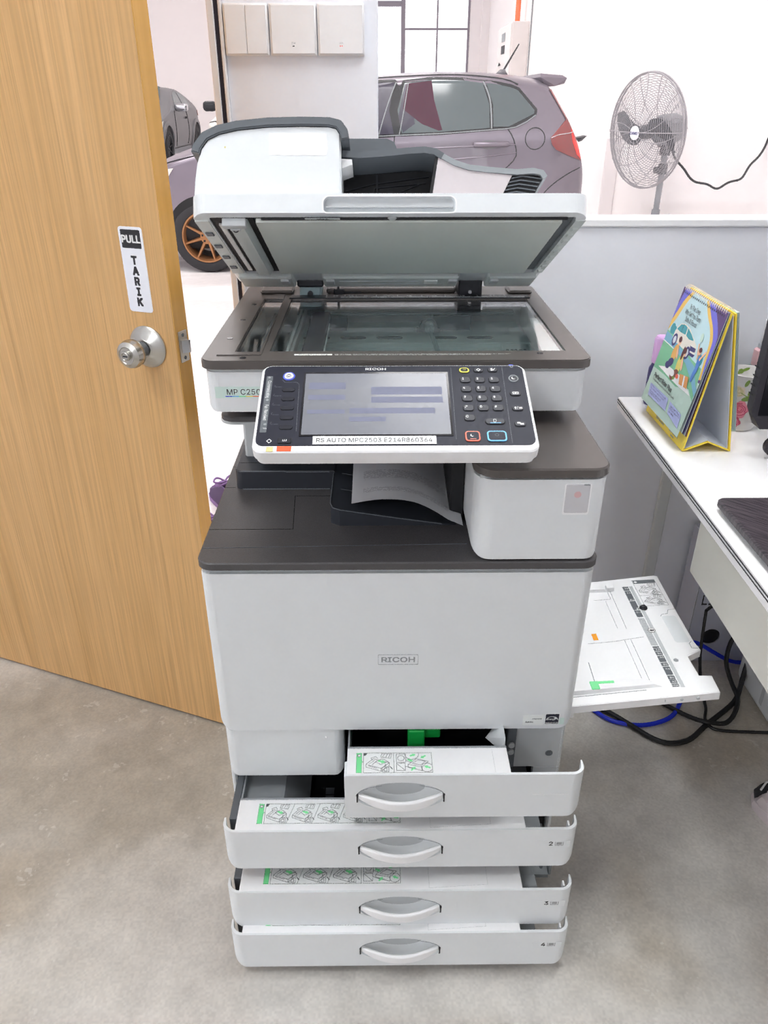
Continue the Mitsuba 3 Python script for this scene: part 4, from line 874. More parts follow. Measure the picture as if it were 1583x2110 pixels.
bt('outer_fold', mesh_of([ribbon([(.231, .264), (.236, .271), (.247, .272), (.252, .284), (.266, .286)], .0010, .0002), ribbon([(.2615, .183), (.2560, .178), (.2560, .164), (.2665, .163)], .0010, .0002)]), 'm_midgrey')
bt('hollow', flat(rr(.2325, .2600, .182, .265, .006), .0001), 'm_white')
for z_ in ((.216, .133),): bt('screw', lathe([(0, .0004), (.002, .001), (.004, .0009), (.0046, 0)], 18).apply_translation((z_[0], z_[1], 0)), 'm_midgrey')
bt('side_guide', mesh_of([hull([(.010, .056, 0), (.170, .066, 0), (.150, .088, 0), (.105, .080, 0), (.015, .080, 0), (.014, .058, .008), (.155, .067, .006), (.140, .082, .006), (.105, .074, .008), (.02, .075, .008)])]), 'm_white2')
bt('guide_grip', mesh_of([plate(rr(.046, .060, .0595, .0790, .001), .0078, .0098, .0005), plate(sbox(.059, .0735, .088, .0788), .0078, .0090, .0003)]), 'm_mint', label='green grip of the paper guide')
bt('guide_slot', ribbon([(.012, .052), (.14, .060)], .0012, .0004), 'm_midgrey')
bt('rear_guide', mesh_of([hull([(.010, .362, 0), (.150, .356, 0), (.155, .368, 0), (.010, .385, 0), (.012, .364, .007), (.146, .358, .006), (.150, .366, .006), (.012, .380, .007)]), box(.150, .166, .357, .369, 0, .010, .001)]), 'm_white2')
bt('marker', flat(sbox(.0835, .2010, .0975, .2225), .0002), 'm_sticker'); bt('marker', flat(sbox(.0850, .2020, .0945, .2215), .0002, .0002), 'm_orange', label='orange sticker')
for x in (.165, .195, .223): obj('edge_boss', cyl((x, .041 + .0147 * x - .004, -.008), (x, .041 + .0147 * x + .01, -.008), .003, 14), 'm_lightgrey', by, M=BM)

# ------------------------------------------------------------------ desk and what stands on it
DR = rotm(-.018, (0, 0, 1), (.558, .82, 0))            # the desk is turned slightly
ds = thing('office_desk', 'white office desk with black-lined edge against the partition', 'desk')
obj('worktop', box(.558, 1.75, -.75, .812, .712, .740, .0015), 'm_desk', ds, M=DR)
obj('edge_line', box(.5574, .560, -.75, .812, .7325, .7350), 'm_printblack', ds, M=DR)
obj('edge_line', box(.5574, .560, -.75, .812, .7265, .7285), 'm_printblack', ds, M=DR)
obj('side_panel', box(.582, .600, -.72, .288, .575, .712, .001), 'm_deskpanel', ds, M=DR, label='beige side panel under the desk edge')
obj('leg', box(1.66, 1.70, -.70, .78, .0, .712, .003), 'm_deskpanel', ds, M=DR)
obj('leg', box(.604, .640, -.715, -.67, .0, .712, .003), 'm_deskpanel', ds, M=DR)
obj('back_panel', box(.86, 1.68, .775, .790, .45, .712, .001), 'm_deskpanel', ds, M=DR)

# calendar
ca = thing('desk_calendar', 'spiral desk calendar on a yellow stand at the corner of the white desk', 'calendar')
CY0, CY1, CBX0, CBX1, CAX, CZ0, CZ1 = .481, .716, .598, .692, .6405, .741, 1.022
def slab(p, q, th, y0, y1):
    p, q = np.array(p), np.array(q); d = (q - p) / np.linalg.norm(q - p); nrm = np.array([-d[1], d[0]]) * th
    return mesh_of(hull([(a[0], y, a[1]) for a in (p, q, p + nrm, q + nrm) for y in (y0, y1)]))
obj('stand', [slab((CBX0, CZ0), (CAX - .001, CZ1), .0028, CY0, CY1), ][0], 'm_yellow', ca, label='yellow card stand')
obj('stand', slab((CAX + .004, CZ1), (CBX1, CZ0), .0028, CY0, CY1), 'm_yellow', ca)
obj('stand_inside', slab((CBX0 + .0012, CZ0), (CAX, CZ1 - .004), -.0012, CY0 + .004, CY1 - .004), 'm_grey_card', ca)
obj('stand_inside', slab((CAX + .003, CZ1 - .004), (CBX1 - .0012, CZ0), -.0012, CY0 + .004, CY1 - .004), 'm_grey_card', ca)
obj('stand_base', mesh_of([slab((CBX0, CZ0), ((CBX0 + CBX1) / 2, CZ0 + .019), .0025, CY0, CY1), slab(((CBX0 + CBX1) / 2, CZ0 + .019), (CBX1, CZ0), .0025, CY0, CY1)]), 'm_yellow', ca)
obj('stand_base_top', mesh_of([slab((CBX0 + .002, CZ0 + .0035), ((CBX0 + CBX1) / 2, CZ0 + .0218), .0008, CY0 + .004, CY1 - .004), slab(((CBX0 + CBX1) / 2, CZ0 + .0218), (CBX1 - .002, CZ0 + .0035), .0008, CY0 + .004, CY1 - .004)]), 'm_grey_card', ca)
for i in range(6):     # rear pages
    obj('page', slab((CAX + .006 + .0012 * i, CZ1 + .002), (CBX1 - .004 + .002 * i, CZ0 + .042), .0006, CY0 + .003, CY1 - .003), 'm_grey_card' if i % 2 else 'm_cal_mint', ca)
for i in range(4):     # pages behind the cover
    obj('page', slab((CAX - .003 - .0012 * i, CZ1 + .001), (CBX0 + .002 - .0035 * i, CZ0 + .030 + .003 * i), -.0006, CY0 + .003, CY1 - .003), ('m_cal_brown', 'm_grey_card', 'm_cal_navy', 'm_grey_card')[i], ca)
pu = np.array([CAX - .008 - (CBX0 - .018), 0, CZ1 + .001 - (CZ0 + .031)]); PH = np.linalg.norm(pu); pu /= PH
PW = CY1 - CY0 - .002
CM = frame((CBX0 - .018, CY1 - .001, CZ0 + .031), (0, -1, 0), pu)
cover = obj('cover_page', flat(sbox(0, 0, PW, PH), .0005), 'm_cal_mint', ca, M=CM, label='illustrated cover page')
Sx = lambda pts: [(s * PW, t * PH) for s, t in pts]
lay = [0]
page = sbox(0, 0, PW, PH)
def art(pts, m, name='print'):
    p = pts if not isinstance(pts, list) else Polygon(Sx(pts)).buffer(0)
    p = p.intersection(page)
    if p.is_empty: return
    lay[0] += 1
    obj(name, flat(p, .00003, .0005 + .00003 * lay[0]), m, cover, M=CM)
def blob(s, t, a, b, rot=0): return affinity.translate(affinity.rotate(affinity.scale(Point(0, 0).buffer(1, 12), a * PW, b * PH), rot), s * PW, t * PH)
def curve2(pts, n=30):
    P = np.array(pts); u = np.linspace(0, 1, len(P)); t = np.linspace(0, 1, n)
    return list(zip(PchipInterpolator(u, P[:, 0])(t), PchipInterpolator(u, P[:, 1])(t)))
gl_ = curve2([(.215, 1.0), (.105, .905), (.04, .786), (-.03, .68)]); gr_ = curve2([(.60, 1.0), (.72, .92), (.86, .835), (.935, .745), (.955, .624), (1.0, .48)])
art([(0, 1), (1, 1), (1, .45), (0, .45)], 'm_cal_purple')
art([(.06, 1.0)] + curve2([(.06, 1.0), (.02, .9), (0, .83)]) + [(0, .62)] + gl_[::-1], 'm_cal_lilac')
art(gr_ + [(1.0, .70)] + curve2([(1.0, .72), (.985, .80), (.84, .93), (.72, 1.0)]), 'm_cal_lilac')
art(gl_ + [(0, .62), (0, .56), (.3, .7)] + [(.62, .7), (.9, .45)] + gr_[::-1], 'm_cal_gold')
inner = curve2([(.265, 1.0), (.17, .89), (.09, .75), (0, .63)]) + [(0, .28), (1, .28), (1, .40)] + curve2([(.965, .45), (.925, .60), (.885, .74), (.80, .83), (.66, .91), (.545, 1.0)])
art(inner, 'm_cal_sky')
art([(0, .63), (.2, .64), (.45, .60), (.7, .56), (.93, .55), (.98, .40), (1, .28), (0, .28)], 'm_cal_grass')
art([(0, .62), (.20, .61), (.55, .56), (.80, .53), (.95, .42), (1, .40), (1, .34), (.84, .42), (.62, .50), (.35, .53), (0, .545)], 'm_cal_road')
art([(0, .545), (.23, .54), (.40, .53), (.23, .532), (0, .537)], 'm_printwhite')
art([(0, .0), (1, 0), (1, .30), (.86, .36), (.6, .30), (.3, .31), (0, .30)], 'm_cal_mint')
for s, t, a in ((.10, .665, .05), (.15, .66, .04), (.85, .59, .05)): art(blob(s, t, a, a * .9), 'm_cal_teal')
# the car
art([(.165, .60), (.165, .655), (.185, .70), (.24, .742), (.33, .757), (.43, .75), (.52, .72), (.60, .695), (.69, .665), (.72, .62), (.70, .575), (.58, .575), (.4, .585), (.25, .59)], 'm_cal_car')
art([(.19, .685), (.245, .735), (.33, .748), (.39, .742), (.40, .685), (.28, .678)], 'm_cal_teal')
art([(.41, .742), (.52, .715), (.605, .685), (.50, .672), (.42, .685)], 'm_cal_teal')
art([(.295, .68), (.302, .68), (.305, .747), (.298, .747)], 'm_printblack')
art([(.575, .64), (.70, .645), (.70, .615), (.60, .605)], 'm_cal_navy')
art([(.55, .59), (.72, .60), (.70, .575), (.56, .57)], 'm_cal_navy')
for s, t in ((.225, .60), (.56, .575)):
    art(blob(s, t, .052, .052), 'm_cal_navy'); art(blob(s, t, .032, .032), 'm_grey_card')
# picnic
art([(.10, .335), (.35, .395), (.70, .40), (.93, .325), (.64, .318), (.40, .322)], 'm_printwhite')
def person_print(s, t, shirt, legs, lean=0.):
    art(blob(s - .02, t - .10, .055, .075, lean), shirt); art(blob(s - .035, t - .185, .06, .035, 25), legs); art(blob(s - .075, t - .22, .05, .028), legs)
    art(blob(s, t, .030, .032), 'm_cal_skin'); art(blob(s - .005, t + .017, .033, .024), 'm_cal_hair'); art(blob(s + .035, t - .09, .018, .05, 30), 'm_cal_skin')
person_print(.355, .615, 'm_cal_shirt', 'm_cal_navy', -10)
person_print(.53, .565, 'm_cal_shirt2', 'm_cal_brown', 0)
art(blob(.50, .555, .022, .055), 'm_cal_hair')
art(blob(.845, .555, .032, .075, 10), 'm_cal_blue'); art(blob(.835, .47, .022, .06), 'm_cal_blue'); art(blob(.80, .648, .026, .028), 'm_cal_skin'); art(blob(.80, .662, .028, .02), 'm_cal_hair')
art([(.83, .60), (.90, .68), (.915, .67), (.85, .585)], 'm_cal_skin'); art([(.80, .60), (.735, .70), (.72, .69), (.79, .58)], 'm_cal_skin')
art(blob(.735, .745, .028, .035, 20), 'm_cal_mint')
art([(.60, .41), (.78, .435), (.83, .352), (.65, .338)], 'm_cal_basket'); art([(.685, .42), (.715, .425), (.755, .345), (.725, .342)], 'm_printwhite')
art(blob(.44, .37, .05, .028), 'm_printwhite'); art(blob(.56, .375, .03, .018), 'm_redkey'); art(blob(.50, .345, .025, .014), 'm_leaf')
def ptext(s, h, t0, s0, wd, m='m_printblack', bold=False):
    q = text(s, h, 0, 0, d=.00005, bold=bold); b = q.bounds; q.apply_scale((wd * PW / (b[1][0] - b[0][0]), 1, 1)); b = q.bounds
    q.apply_translation((s0 * PW - b[0][0], t0 * PH - b[0][1], .0005 + .00003 * (lay[0] + 1)))
    obj('lettering', q, m, cover, M=CM)
sk = np.eye(4); sk[0, 1] = .18
ptext('To The Ones', .0095, .875, .285, .24); ptext('Who Get You There', .0095, .825, .225, .36); ptext('Safe & Sound', .0095, .775, .285, .26)
ptext('Perfect Rider Plus', .0095, .236, .10, .47, bold=True); ptext('Comprehensive motorcycle insurance policy', .0042, .206, .10, .58)
art([(.085, .175), (.57, .185), (.605, .085), (.125, .075)], 'm_cal_box'); art([(.625, .178), (.925, .165), (.955, .055), (.66, .088)], 'm_cal_box')
for i, s in enumerate(('Convenience cover for your motorcycle', 'Stay calm with roadside assistance', 'Personal accident benefits', 'Flexible plans for you')):
    ptext(s, .0038, .155 - .021 * i, .115 + .01 * i, (.42, .38, .31, .27)[i], 'm_cal_navy')
for i, s in enumerate(('Theft and fire', 'Third party', 'Own damage')):
    ptext(s, .0038, .145 - .024 * i, .66 + .008 * i, (.22, .24, .12)[i], 'm_cal_navy')
# maker's marks on the yellow base
BM2 = frame((CBX0 - .0031, CY1 - .002, CZ0), (0, -1, 0), np.array([CAX - CBX0, 0, CZ1 - CZ0]) / math.hypot(CAX - CBX0, CZ1 - CZ0))
lg = obj('emblem', mesh_of([flat(rr(.064, .078, .009, .026, .0015).difference(rr(.066, .076, .011, .024, .001)), .0003), flat(blob(.3, .065, .009, .02), .0003), flat(sbox(.0695, .025, .0725, .033), .0003)]), 'm_printgrey', ca, M=BM2)
obj('lettering', text('Liberty', .0065, x=.081, y=.0175, d=.0003), 'm_printgrey', ca, M=BM2)
obj('lettering', text('Insurance', .0050, x=.081, y=.0085, d=.0003), 'm_printgrey', ca, M=BM2)
obj('lettering', text('KURNIA', .0095, x=.145, y=.012, d=.0003, bold=True), 'm_printgrey', ca, M=BM2)
obj('lettering', text('Insurance', .0032, x=.158, y=.0055, d=.0003), 'm_printgrey', ca, M=BM2)
# wire spiral
for i in range(24):
    y = CY1 - .012 - i * (PW - .022) / 23
    c = np.array([CAX - .001, y, CZ1 - .001])
    obj('wire_ring', tube([c + (.0085 * math.cos(a), .0012 * math.sin(a), .0085 * math.sin(a)) for a in np.linspace(0, 2 * math.pi, 15)[:-1]], .0008, 5, closed=True), 'm_petalcream', ca)
    obj('punch_hole', flat(sbox(i * (PW - .022) / 23 + .0095, PH - .0105, i * (PW - .022) / 23 + .0125, PH - .0065), .00005, .0005 + .00003 * (lay[0] + 2)), 'm_printblack', cover, M=CM)

# lavender cloth-topped bottle half hidden behind the calendar
bt2 = thing('spray_bottle', 'small dark bottle with lavender cap half hidden behind the calendar', 'bottle')
obj('bottle', lathe([(0, 0), (.019, 0), (.021, .004), (.021, .085), (.014, .10), (0, .10)], 28), 'm_cal_navy', bt2, M=shift(.625, .765, .7402))
obj('cap', lathe([(0, .10), (.017, .10), (.018, .104), (.018, .155), (.014, .162), (0, .163)], 28), 'm_lavender', bt2, M=shift(.625, .765, .7402))

# mug
mg = thing('mug', 'white mug with printed pink roses behind the calendar', 'mug')
MO = np.array([.765, .620, .7402])
obj('body', lathe([(0, 0), (.031, 0), (.034, .003), (.036, .02), (.041, .07), (.0455, .122), (.0465, .126), (.0450, .1265), (.0432, .122), (.039, .07), (.034, .02), (.032, .008), (0, .008)], 56, shift(*MO)), 'm_mug', mg, smooth=35)
obj('handle', tube([MO + (.036, .0, .03), MO + (.062, .01, .035), MO + (.072, .012, .065), MO + (.065, .01, .098), MO + (.043, 0, .108)], .0055, 10, 24), 'm_mug', mg)
def mug_r(z): return float(np.interp(z, [0, .003, .02, .07, .122], [.0312, .034, .036, .041, .0455])) + .0006
def decal(poly, m, off=0., name='rose_print'):
    t = ext(poly, 0, .0003); t = t.subdivide_to_size(.004)
    v = np.array(t.vertices); a = -math.pi / 2 - .35 + v[:, 0] / .042; R = np.array([mug_r(z) for z in v[:, 1]]) + v[:, 2] + off
    t.vertices = np.stack([MO[0] + R * np.cos(a), MO[1] + R * np.sin(a), MO[2] + v[:, 1]], 1)
    obj(name, t, m, mg, smooth=35)
def rose(x, y, r, m1, m2, seed):
    g = np.random.default_rng(seed)
    pts = [(x + r * (1 + .12 * math.sin(5 * a + seed) + .05 * g.random()) * math.cos(a), y + r * (1 + .12 * math.sin(5 * a + seed)) * math.sin(a)) for a in np.linspace(0, 2 * math.pi, 40)[:-1]]
    decal(Polygon(pts).buffer(0), m1)
    rings = [LineString([(x + q * r * math.cos(a + q * 9), y + q * r * math.sin(a + q * 9) * .85) for a in np.linspace(0, 4.6, 14)]).buffer(r * .055) for q in (.25, .45, .65, .85)]
    decal(unary_union(rings), m2, .0003)
rose(-.006, .052, .019, 'm_pink', 'm_pinkdeep', 1); rose(-.012, .022, .014, 'm_pinkdeep', 'm_pink', 2); rose(.024, .068, .013, 'm_pinkdeep', 'm_pink', 3); rose(-.014, .092, .012, 'm_petalcream', 'm_cream', 4)
for x, y, a, l in ((.012, .094, 40, .011), (.005, .078, 200, .012), (.022, .046, -60, .012), (.03, .085, 20, .009), (-.002, .112, 70, .008), (.018, .105, 120, .009)):
    decal(affinity.translate(affinity.rotate(affinity.scale(Point(0, 0).buffer(1, 8), l, l * .42), a), x, y), 'm_leaf', .0001, 'leaf_print')
decal(LineString([(-.01, .09), (.004, .082), (.012, .098), (.02, .108)]).buffer(.0009), 'm_leaf', .0001, 'leaf_print')
decal(Point(.018, .088).buffer(.004), 'm_pinkdeep', .0002, 'rose_print')
# small rose inside the far rim
t = ext(unary_union([Point(.0, .112).buffer(.0055), affinity.translate(affinity.rotate(affinity.scale(Point(0, 0).buffer(1, 8), .009, .003), 30), .009, .116), affinity.translate(affinity.rotate(affinity.scale(Point(0, 0).buffer(1, 8), .009, .003), -20), -.010, .110)]), 0, .0003).subdivide_to_size(.004)
v = np.array(t.vertices); a = math.pi / 2 - .1 - v[:, 0] / .042; R = np.array([float(np.interp(z, [.008, .02, .07, .122], [.032, .034, .039, .0432])) for z in v[:, 1]]) - .0007 - v[:, 2]
t.vertices = np.stack([MO[0] + R * np.cos(a), MO[1] + R * np.sin(a), MO[2] + v[:, 1]], 1); obj('rose_print', t, 'm_leaf', mg, smooth=35)

# green box and bottle behind the mug
gb = thing('storage_box', 'dark green box with white lettering behind the mug', 'box')
obj('body', box(.80, .95, .715, .800, .7402, .824, .0015), 'm_darkgreen', gb)
t = text('NIPPON', .016, 0, 0, d=.0003, sx=1.0); t.apply_transform(rotm(math.pi, (0, 0, 1)) ); obj('lettering', t, 'm_printwhite', gb, M=top(.85, .755, .8240))
nb = thing('nail_polish_bottle', 'small clear bottle of pale pink polish standing on the green box', 'bottle')
obj('glass', box(.852, .886, .765, .795, .8242, .868, .004), 'm_nail', nb); obj('collar', box(.858, .880, .770, .790, .868, .880, .002), 'm_chrome', nb); obj('cap', box(.861, .877, .772, .788, .880, .935, .002), 'm_lens', nb)

# monitor, laptop
mo = thing('monitor', 'black computer monitor at the right edge of the desk', 'monitor')
obj('housing', mesh_of(hull([(x, y, z) for x, y, z in ((.698, .44, .842), (.722, .44, .806), (.722, .475, .806), (.704, .475, .842), (.698, .44, 1.13), (.704, .475, 1.13), (1.22, .475, .806), (1.22, .44, .806), (1.24, .44, .842), (1.24, .44, 1.13), (1.235, .475, 1.13), (1.235, .475, .842))])), 'm_monitor', mo)
obj('back_bulge', mesh_of(hull([(x, y, z) for x in (.76, 1.17) for y, z in ((.472, .84), (.472, 1.09), (.51, .87), (.51, 1.05))])), 'm_monitor', mo)
obj('screen', box(.712, 1.228, .4385, .4405, .835, 1.12), 'm_blackgloss', mo)
obj('vent', mesh_of([box(.700 + .0025 * (i % 3), .7015 + .0025 * (i % 3), .4425 + .0, .4735, .87 + .006 * i, .872 + .006 * i) for i in range(12)]), 'm_void', mo)
obj('neck', box(.93, 1.01, .475, .50, .752, .90, .004), 'm_monitor', mo)
obj('base', plate(rr(.80, 1.14, .38, .56, .04), .7402, .754, .003).apply_transform(top(0, 0, 0)), 'm_monitor', mo)
ws = thing('cable_coil', 'black coiled cable hanging below the monitor', 'cable')
obj('coil', tube([(.775 + .024 * math.cos(a), .452 + .004 * math.sin(a * .5), .765 + .018 * math.sin(a) + .0) for a in np.linspace(0, 4 * math.pi, 60)], .0055, 8), 'm_monitor', ws)
lt = thing('laptop', 'closed black laptop with brushed lid at the front of the desk', 'laptop')
obj('base', plate(rr(.574, .93, .0, .228, .010), .7402, .750, .001).apply_transform(top(0, 0, 0)), 'm_charcoal', lt)
obj('lid', plate(rr(.565, .94, -.008, .236, .012), .750, .762, .003).apply_transform(top(0, 0, 0)), 'm_laptop', lt)

# ------------------------------------------------------------------ under the desk
ab = thing('archive_box', 'bluish grey archive box with a round hand hole under the desk', 'box')
abm = to_man(box(.815, 1.22, .715, .815, 0, .385, .002)) - to_man(cyl((.880, .70, .084), (.880, .76, .084), .0255, 40))
obj('body', abm, 'm_boxgrey', ab, smooth=False)
obj('hole_shade_disc', cyl((.880, .719, .084), (.880, .722, .084), .0252, 30), 'm_void', ab)  # black disc paints the shade inside the hand hole
AM = front(0, .715, 0)
obj('corner_mark', mesh_of([flat(sbox(.8335, .195, .8365, .222), .0004), flat(sbox(.8335, .190, .848, .195), .0004), flat(sbox(.852, .190, .862, .195), .0004), flat(sbox(.8335, .235, .8365, .262), .0004), flat(Polygon([(.866, .190), (.870, .190), (.880, .215), (.876, .215)]), .0004)]), 'm_printblack', ab, M=AM)
obj('lid_line', box(.8165, .8180, .7145, .7155, .0, .385), 'm_midgrey', ab)
up = thing('power_unit', 'rounded white power unit on the floor beside the cables', 'power supply')
obj('body', rbox(.935, 1.15, .44, .655, 0.0005, .115, .028, 24), 'm_ups', up)
obj('front_groove', box(.9345, .937, .50, .515, .03, .085, .001), 'm_lightgrey', up)
obj('plug', mesh_of([cyl((.955, .60, .128), (1.03, .60, .128), .014, 18), box(.99, 1.05, .58, .62, .112, .15, .006)]), 'm_black', up)
obj('plug', mesh_of([box(.965, .995, .635, .665, .10, .14, .005)]), 'm_black', up)
def cable(name, pts, r, m, label, n=90): tag(obj(name, tube(pts, r, 10, n), m), label, 'cable')
cable('network_cable', [(.30, .60, .030), (.40, .60, .012), (.48, .575, .006), (.518, .520, .006), (.554, .479, .006), (.622, .462, .006), (.703, .486, .006), (.753, .548, .006), (.778, .60, .045), (.800, .66, .106), (.821, .678, .096), (.888, .688, .050), (.95, .692, .014), (1.02, .698, .006), (1.2, .70, .006)], .0055, 'm_blue', 'blue network cable looping on the floor under the bypass tray')
cable('power_cable', [(.30, .56, .03), (.44, .56, .010), (.541, .52, .0075), (.589, .472, .0075), (.641, .414, .0075), (.672, .398, .0075), (.71, .404, .0075), (.786, .461, .0075), (.845, .505, .0075), (.895, .545, .014), (.93, .60, .05), (.948, .625, .09), (.955, .63, .14), (.93, .64, .19), (.91, .62, .21), (.93, .60, .18), (.955, .60, .135)], .0065, 'm_cable', 'thick black power cable with a wide loop on the floor')
cable('power_cable', [(.60, .62, .006), (.66, .58, .006), (.703, .54, .0065), (.753, .487, .010), (.789, .458, .019), (.828, .461, .010), (.876, .503, .017), (.90, .56, .02), (.90, .64, .05), (.92, .67, .12), (.95, .665, .14)], .0058, 'm_cable', 'black power cable crossing under the outer loop')
cable('thin_cable', [(.80, .62, .24), (.80, .60, .13), (.815, .575, .02), (.812, .53, .005), (.790, .475, .004), (.797, .450, .004), (.83, .443, .004), (.92, .437, .004), (1.05, .43, .004), (1.3, .42, .004)], .0038, 'm_cable', 'thin black cable running along the floor to the right')
cable('thin_cable', [(.80, .62, .24), (.86, .66, .235), (.91, .66, .26), (.935, .645, .30), (.94, .64, .33), (.915, .655, .30), (.905, .66, .22), (.93, .655, .13), (.965, .66, .13)], .0040, 'm_cable', 'thin black cable looped and hanging above the white power unit')
cable('thin_cable', [(.93, .62, .40), (.928, .63, .30), (.955, .63, .24), (.97, .64, .30), (.945, .645, .34), (.92, .64, .26), (.93, .63, .18), (.99, .55, .12), (1.08, .46, .06), (1.2, .42, .02)], .0036, 'm_cable', 'thin black cable in a knot at the desk end above the plug')

# shoe at the right edge
sh = thing('shoe', 'scuffed white slip-on shoe with black trim at the right edge of the photo', 'shoe')
SO = frame((.835, .235, 0), (math.cos(.35), math.sin(.35), 0), (-math.sin(.35), math.cos(.35), 0))
def foot(scale, z, dx=0):
    pts = [(-.05, -.03), (-.046, -.005), (-.03, .014), (-.005, .02), (.02, .012), (.038, -.01), (.045, -.06), (.042, -.12), (.034, -.19), (.030, -.235), (.015, -.258), (-.008, -.258), (-.024, -.24), (-.030, -.19), (-.034, -.12), (-.046, -.07)]
    c = np.array([0, -.12]); return [(*((np.array(p) - c) * scale + c), z) for p in pts]
obj('sole', hull(foot(1., .0) + foot(1.02, .012) + foot(1., .024)), 'm_shoewhite', sh, M=SO)
obj('upper', hull(foot(.97, .022) + foot(.90, .045) + [(x * .75, y * .9 - .03, .062) for x, y, _ in foot(.8, 0)] + [(-.02, -.20, .085), (.02, -.20, .085), (0, -.245, .09)]), 'm_shoewhite', sh, M=SO)
obj('toe_trim', hull([p for p in foot(1.005, .030) if p[1] > -.02] + [p for p in foot(.93, .050) if p[1] > -.02]), 'm_black', sh, M=SO, label='black toe trim')
obj('stripe', tube([(-.035, -.005, .052), (-.01, .006, .054), (.015, .002, .054)], .0022, 6), 'm_printwhite', sh, M=SO)
# purple sneakers behind the door
def sneaker(o, a, label):
    s = thing('sneaker', label, 'shoe', 'purple sneakers by the door')
    M = frame(o, (math.cos(a), math.sin(a), 0), (-math.sin(a), math.cos(a), 0))
    obj('sole', hull(foot(1., .0) + foot(1.02, .02)), 'm_purplelight', s, M=M)
    up_ = to_man(hull(foot(.97, .018) + foot(.92, .045) + [(x * .6, y * .8 - .05, .075) for x, y, _ in foot(.8, 0)] + [(-.028, -.15, .11), (.028, -.15, .11), (-.02, -.245, .115), (.02, -.245, .115)]))
    up_ = up_ - to_man(mesh_of(hull([(-.020, -.135, .06), (.020, -.135, .06), (-.016, -.235, .06), (.016, -.235, .06), (-.024, -.12, .13), (.024, -.12, .13), (-.018, -.238, .13), (.018, -.238, .13)])))
    obj('upper', up_, 'm_purple', s, M=M)
    for i in range(5):
        y = -.035 - .022 * i; z = .066 + .0085 * i
        obj('lace', tube([(-.030, y, z - .006), (-.012, y - .004, z + .007), (.012, y + .004, z + .007), (.030, y, z - .006)], .0042, 6, 14), 'm_purplelight', s, M=M)
    for sx in (-1, 1): obj('bow', tube([(0, -.10, .105), (sx * .03, -.085, .118), (sx * .045, -.105, .112), (sx * .02, -.11, .106), (0, -.10, .105)], .0038, 6, 20), 'm_purplelight', s, M=M)
# pairs of purple sneakers
sneaker((-.650, 1.745, 0), .45, 'left one of the purple sneakers between the wooden door and the copier')
sneaker((-.612, 1.475, 0), .15, 'nearer of the purple sneakers between the wooden door and the copier')

# ------------------------------------------------------------------ cars
class Car:
    """A body surface from a side profile: local x from nose (-) to tail (+), y to the right-hand side of the viewer's far side, z up."""
    def __init__(s, roof, zb, W, tumble, belt, x0, x1, nose=.5, tail=.35, round_top=.10):
        P = np.array(roof); s.top = PchipInterpolator(P[:, 0], P[:, 1]); s.x0, s.x1 = x0, x1
        s.zb, s.W, s.tumble, s.belt, s.nose, s.tail, s.rt = zb, W, tumble, belt, nose, tail, round_top
    def width(s, x):
        a = np.clip((x - s.x0) / s.nose, 0, 1); b = np.clip((s.x1 - x) / s.tail, 0, 1)
        return s.W * (.55 + .45 * np.sqrt(1 - (1 - a) ** 2.2)) * (.62 + .38 * np.sqrt(1 - (1 - b) ** 2.2))
    def side(s, x, z):
        x, z = np.asarray(x, float), np.asarray(z, float)
        t = s.top(np.clip(x, s.x0, s.x1)); w = s.width(x)
        low = np.clip((s.belt - .35 - z) / (s.belt - .35 - s.zb), 0, 1)
        g = 1 - .10 * low ** 2 - .03 * np.clip((z - (s.belt - .35)) / .35, 0, 1) ** 2
        g = g - s.tumble * np.clip((z - s.belt) / .45, 0, 1.3)
        r = s.rt; q = np.clip((z - (t - r)) / r, 0, 1)
        return w * g * np.sqrt(np.clip(1 - q ** 2.6, 0, 1))
    def body(s, nx=90, nz=34):
        X = s.x0 + (s.x1 - s.x0) * (.5 - .5 * np.cos(np.linspace(0, math.pi, nx)) * 1.) ; V = []; n = nz
        for x in X:
            t = float(s.top(x)); u = np.linspace(0, 1, n); z = s.zb + (t - s.zb) * (1 - (1 - u) ** 1.7)
            y = s.side(np.full(n, x), z)
            V += [(x, -a, b) for a, b in zip(y, z)] + [(x, a, b) for a, b in zip(y[::-1], z[::-1])]
        m = 2 * n; F = []
        for i in range(nx - 1):
            for j in range(m):
                k = (j + 1) % m; a, b, c, d = i * m + j, i * m + k, (i + 1) * m + k, (i + 1) * m + j
                F += [(a, b, c), (a, c, d)]
        for e in (0, nx - 1):
            o = e * m
            for j in range(n - 1):
                a, b, c, d = o + j, o + j + 1, o + m - 2 - j, o + m - 1 - j
                F += [(a, b, c), (a, c, d)]
        t = trimesh.Trimesh(np.array(V), np.array(F), process=False); t.fix_normals(); return t
    def patch(s, poly, off=.004, th=.006, sd=-1, size=.07):
        """a skin panel lying on the body's side"""
        p = poly if not isinstance(poly, (list, tuple)) else Polygon(poly).buffer(0)
        t = ext(p, 0, 1); t = t.subdivide_to_size(size)
        v = np.array(t.vertices); k = v[:, 2] > .5; y = s.side(v[:, 0], v[:, 1]) + np.where(k, off, off - th)
        t.vertices = np.stack([v[:, 0], sd * y, v[:, 1]], 1); t.fix_normals(); return t
    def line(s, pts, r=.006, sd=-1, n=24, off=.002):
        P = np.array(pts, float); q = np.r_[0, np.cumsum(np.linalg.norm(np.diff(P, axis=0), axis=1))]; u = np.linspace(0, q[-1], n)
        x = PchipInterpolator(q, P[:, 0])(u); z = PchipInterpolator(q, P[:, 1])(u)
        return tube(np.stack([x, sd * (s.side(x, z) + off), z], 1), r, 6)
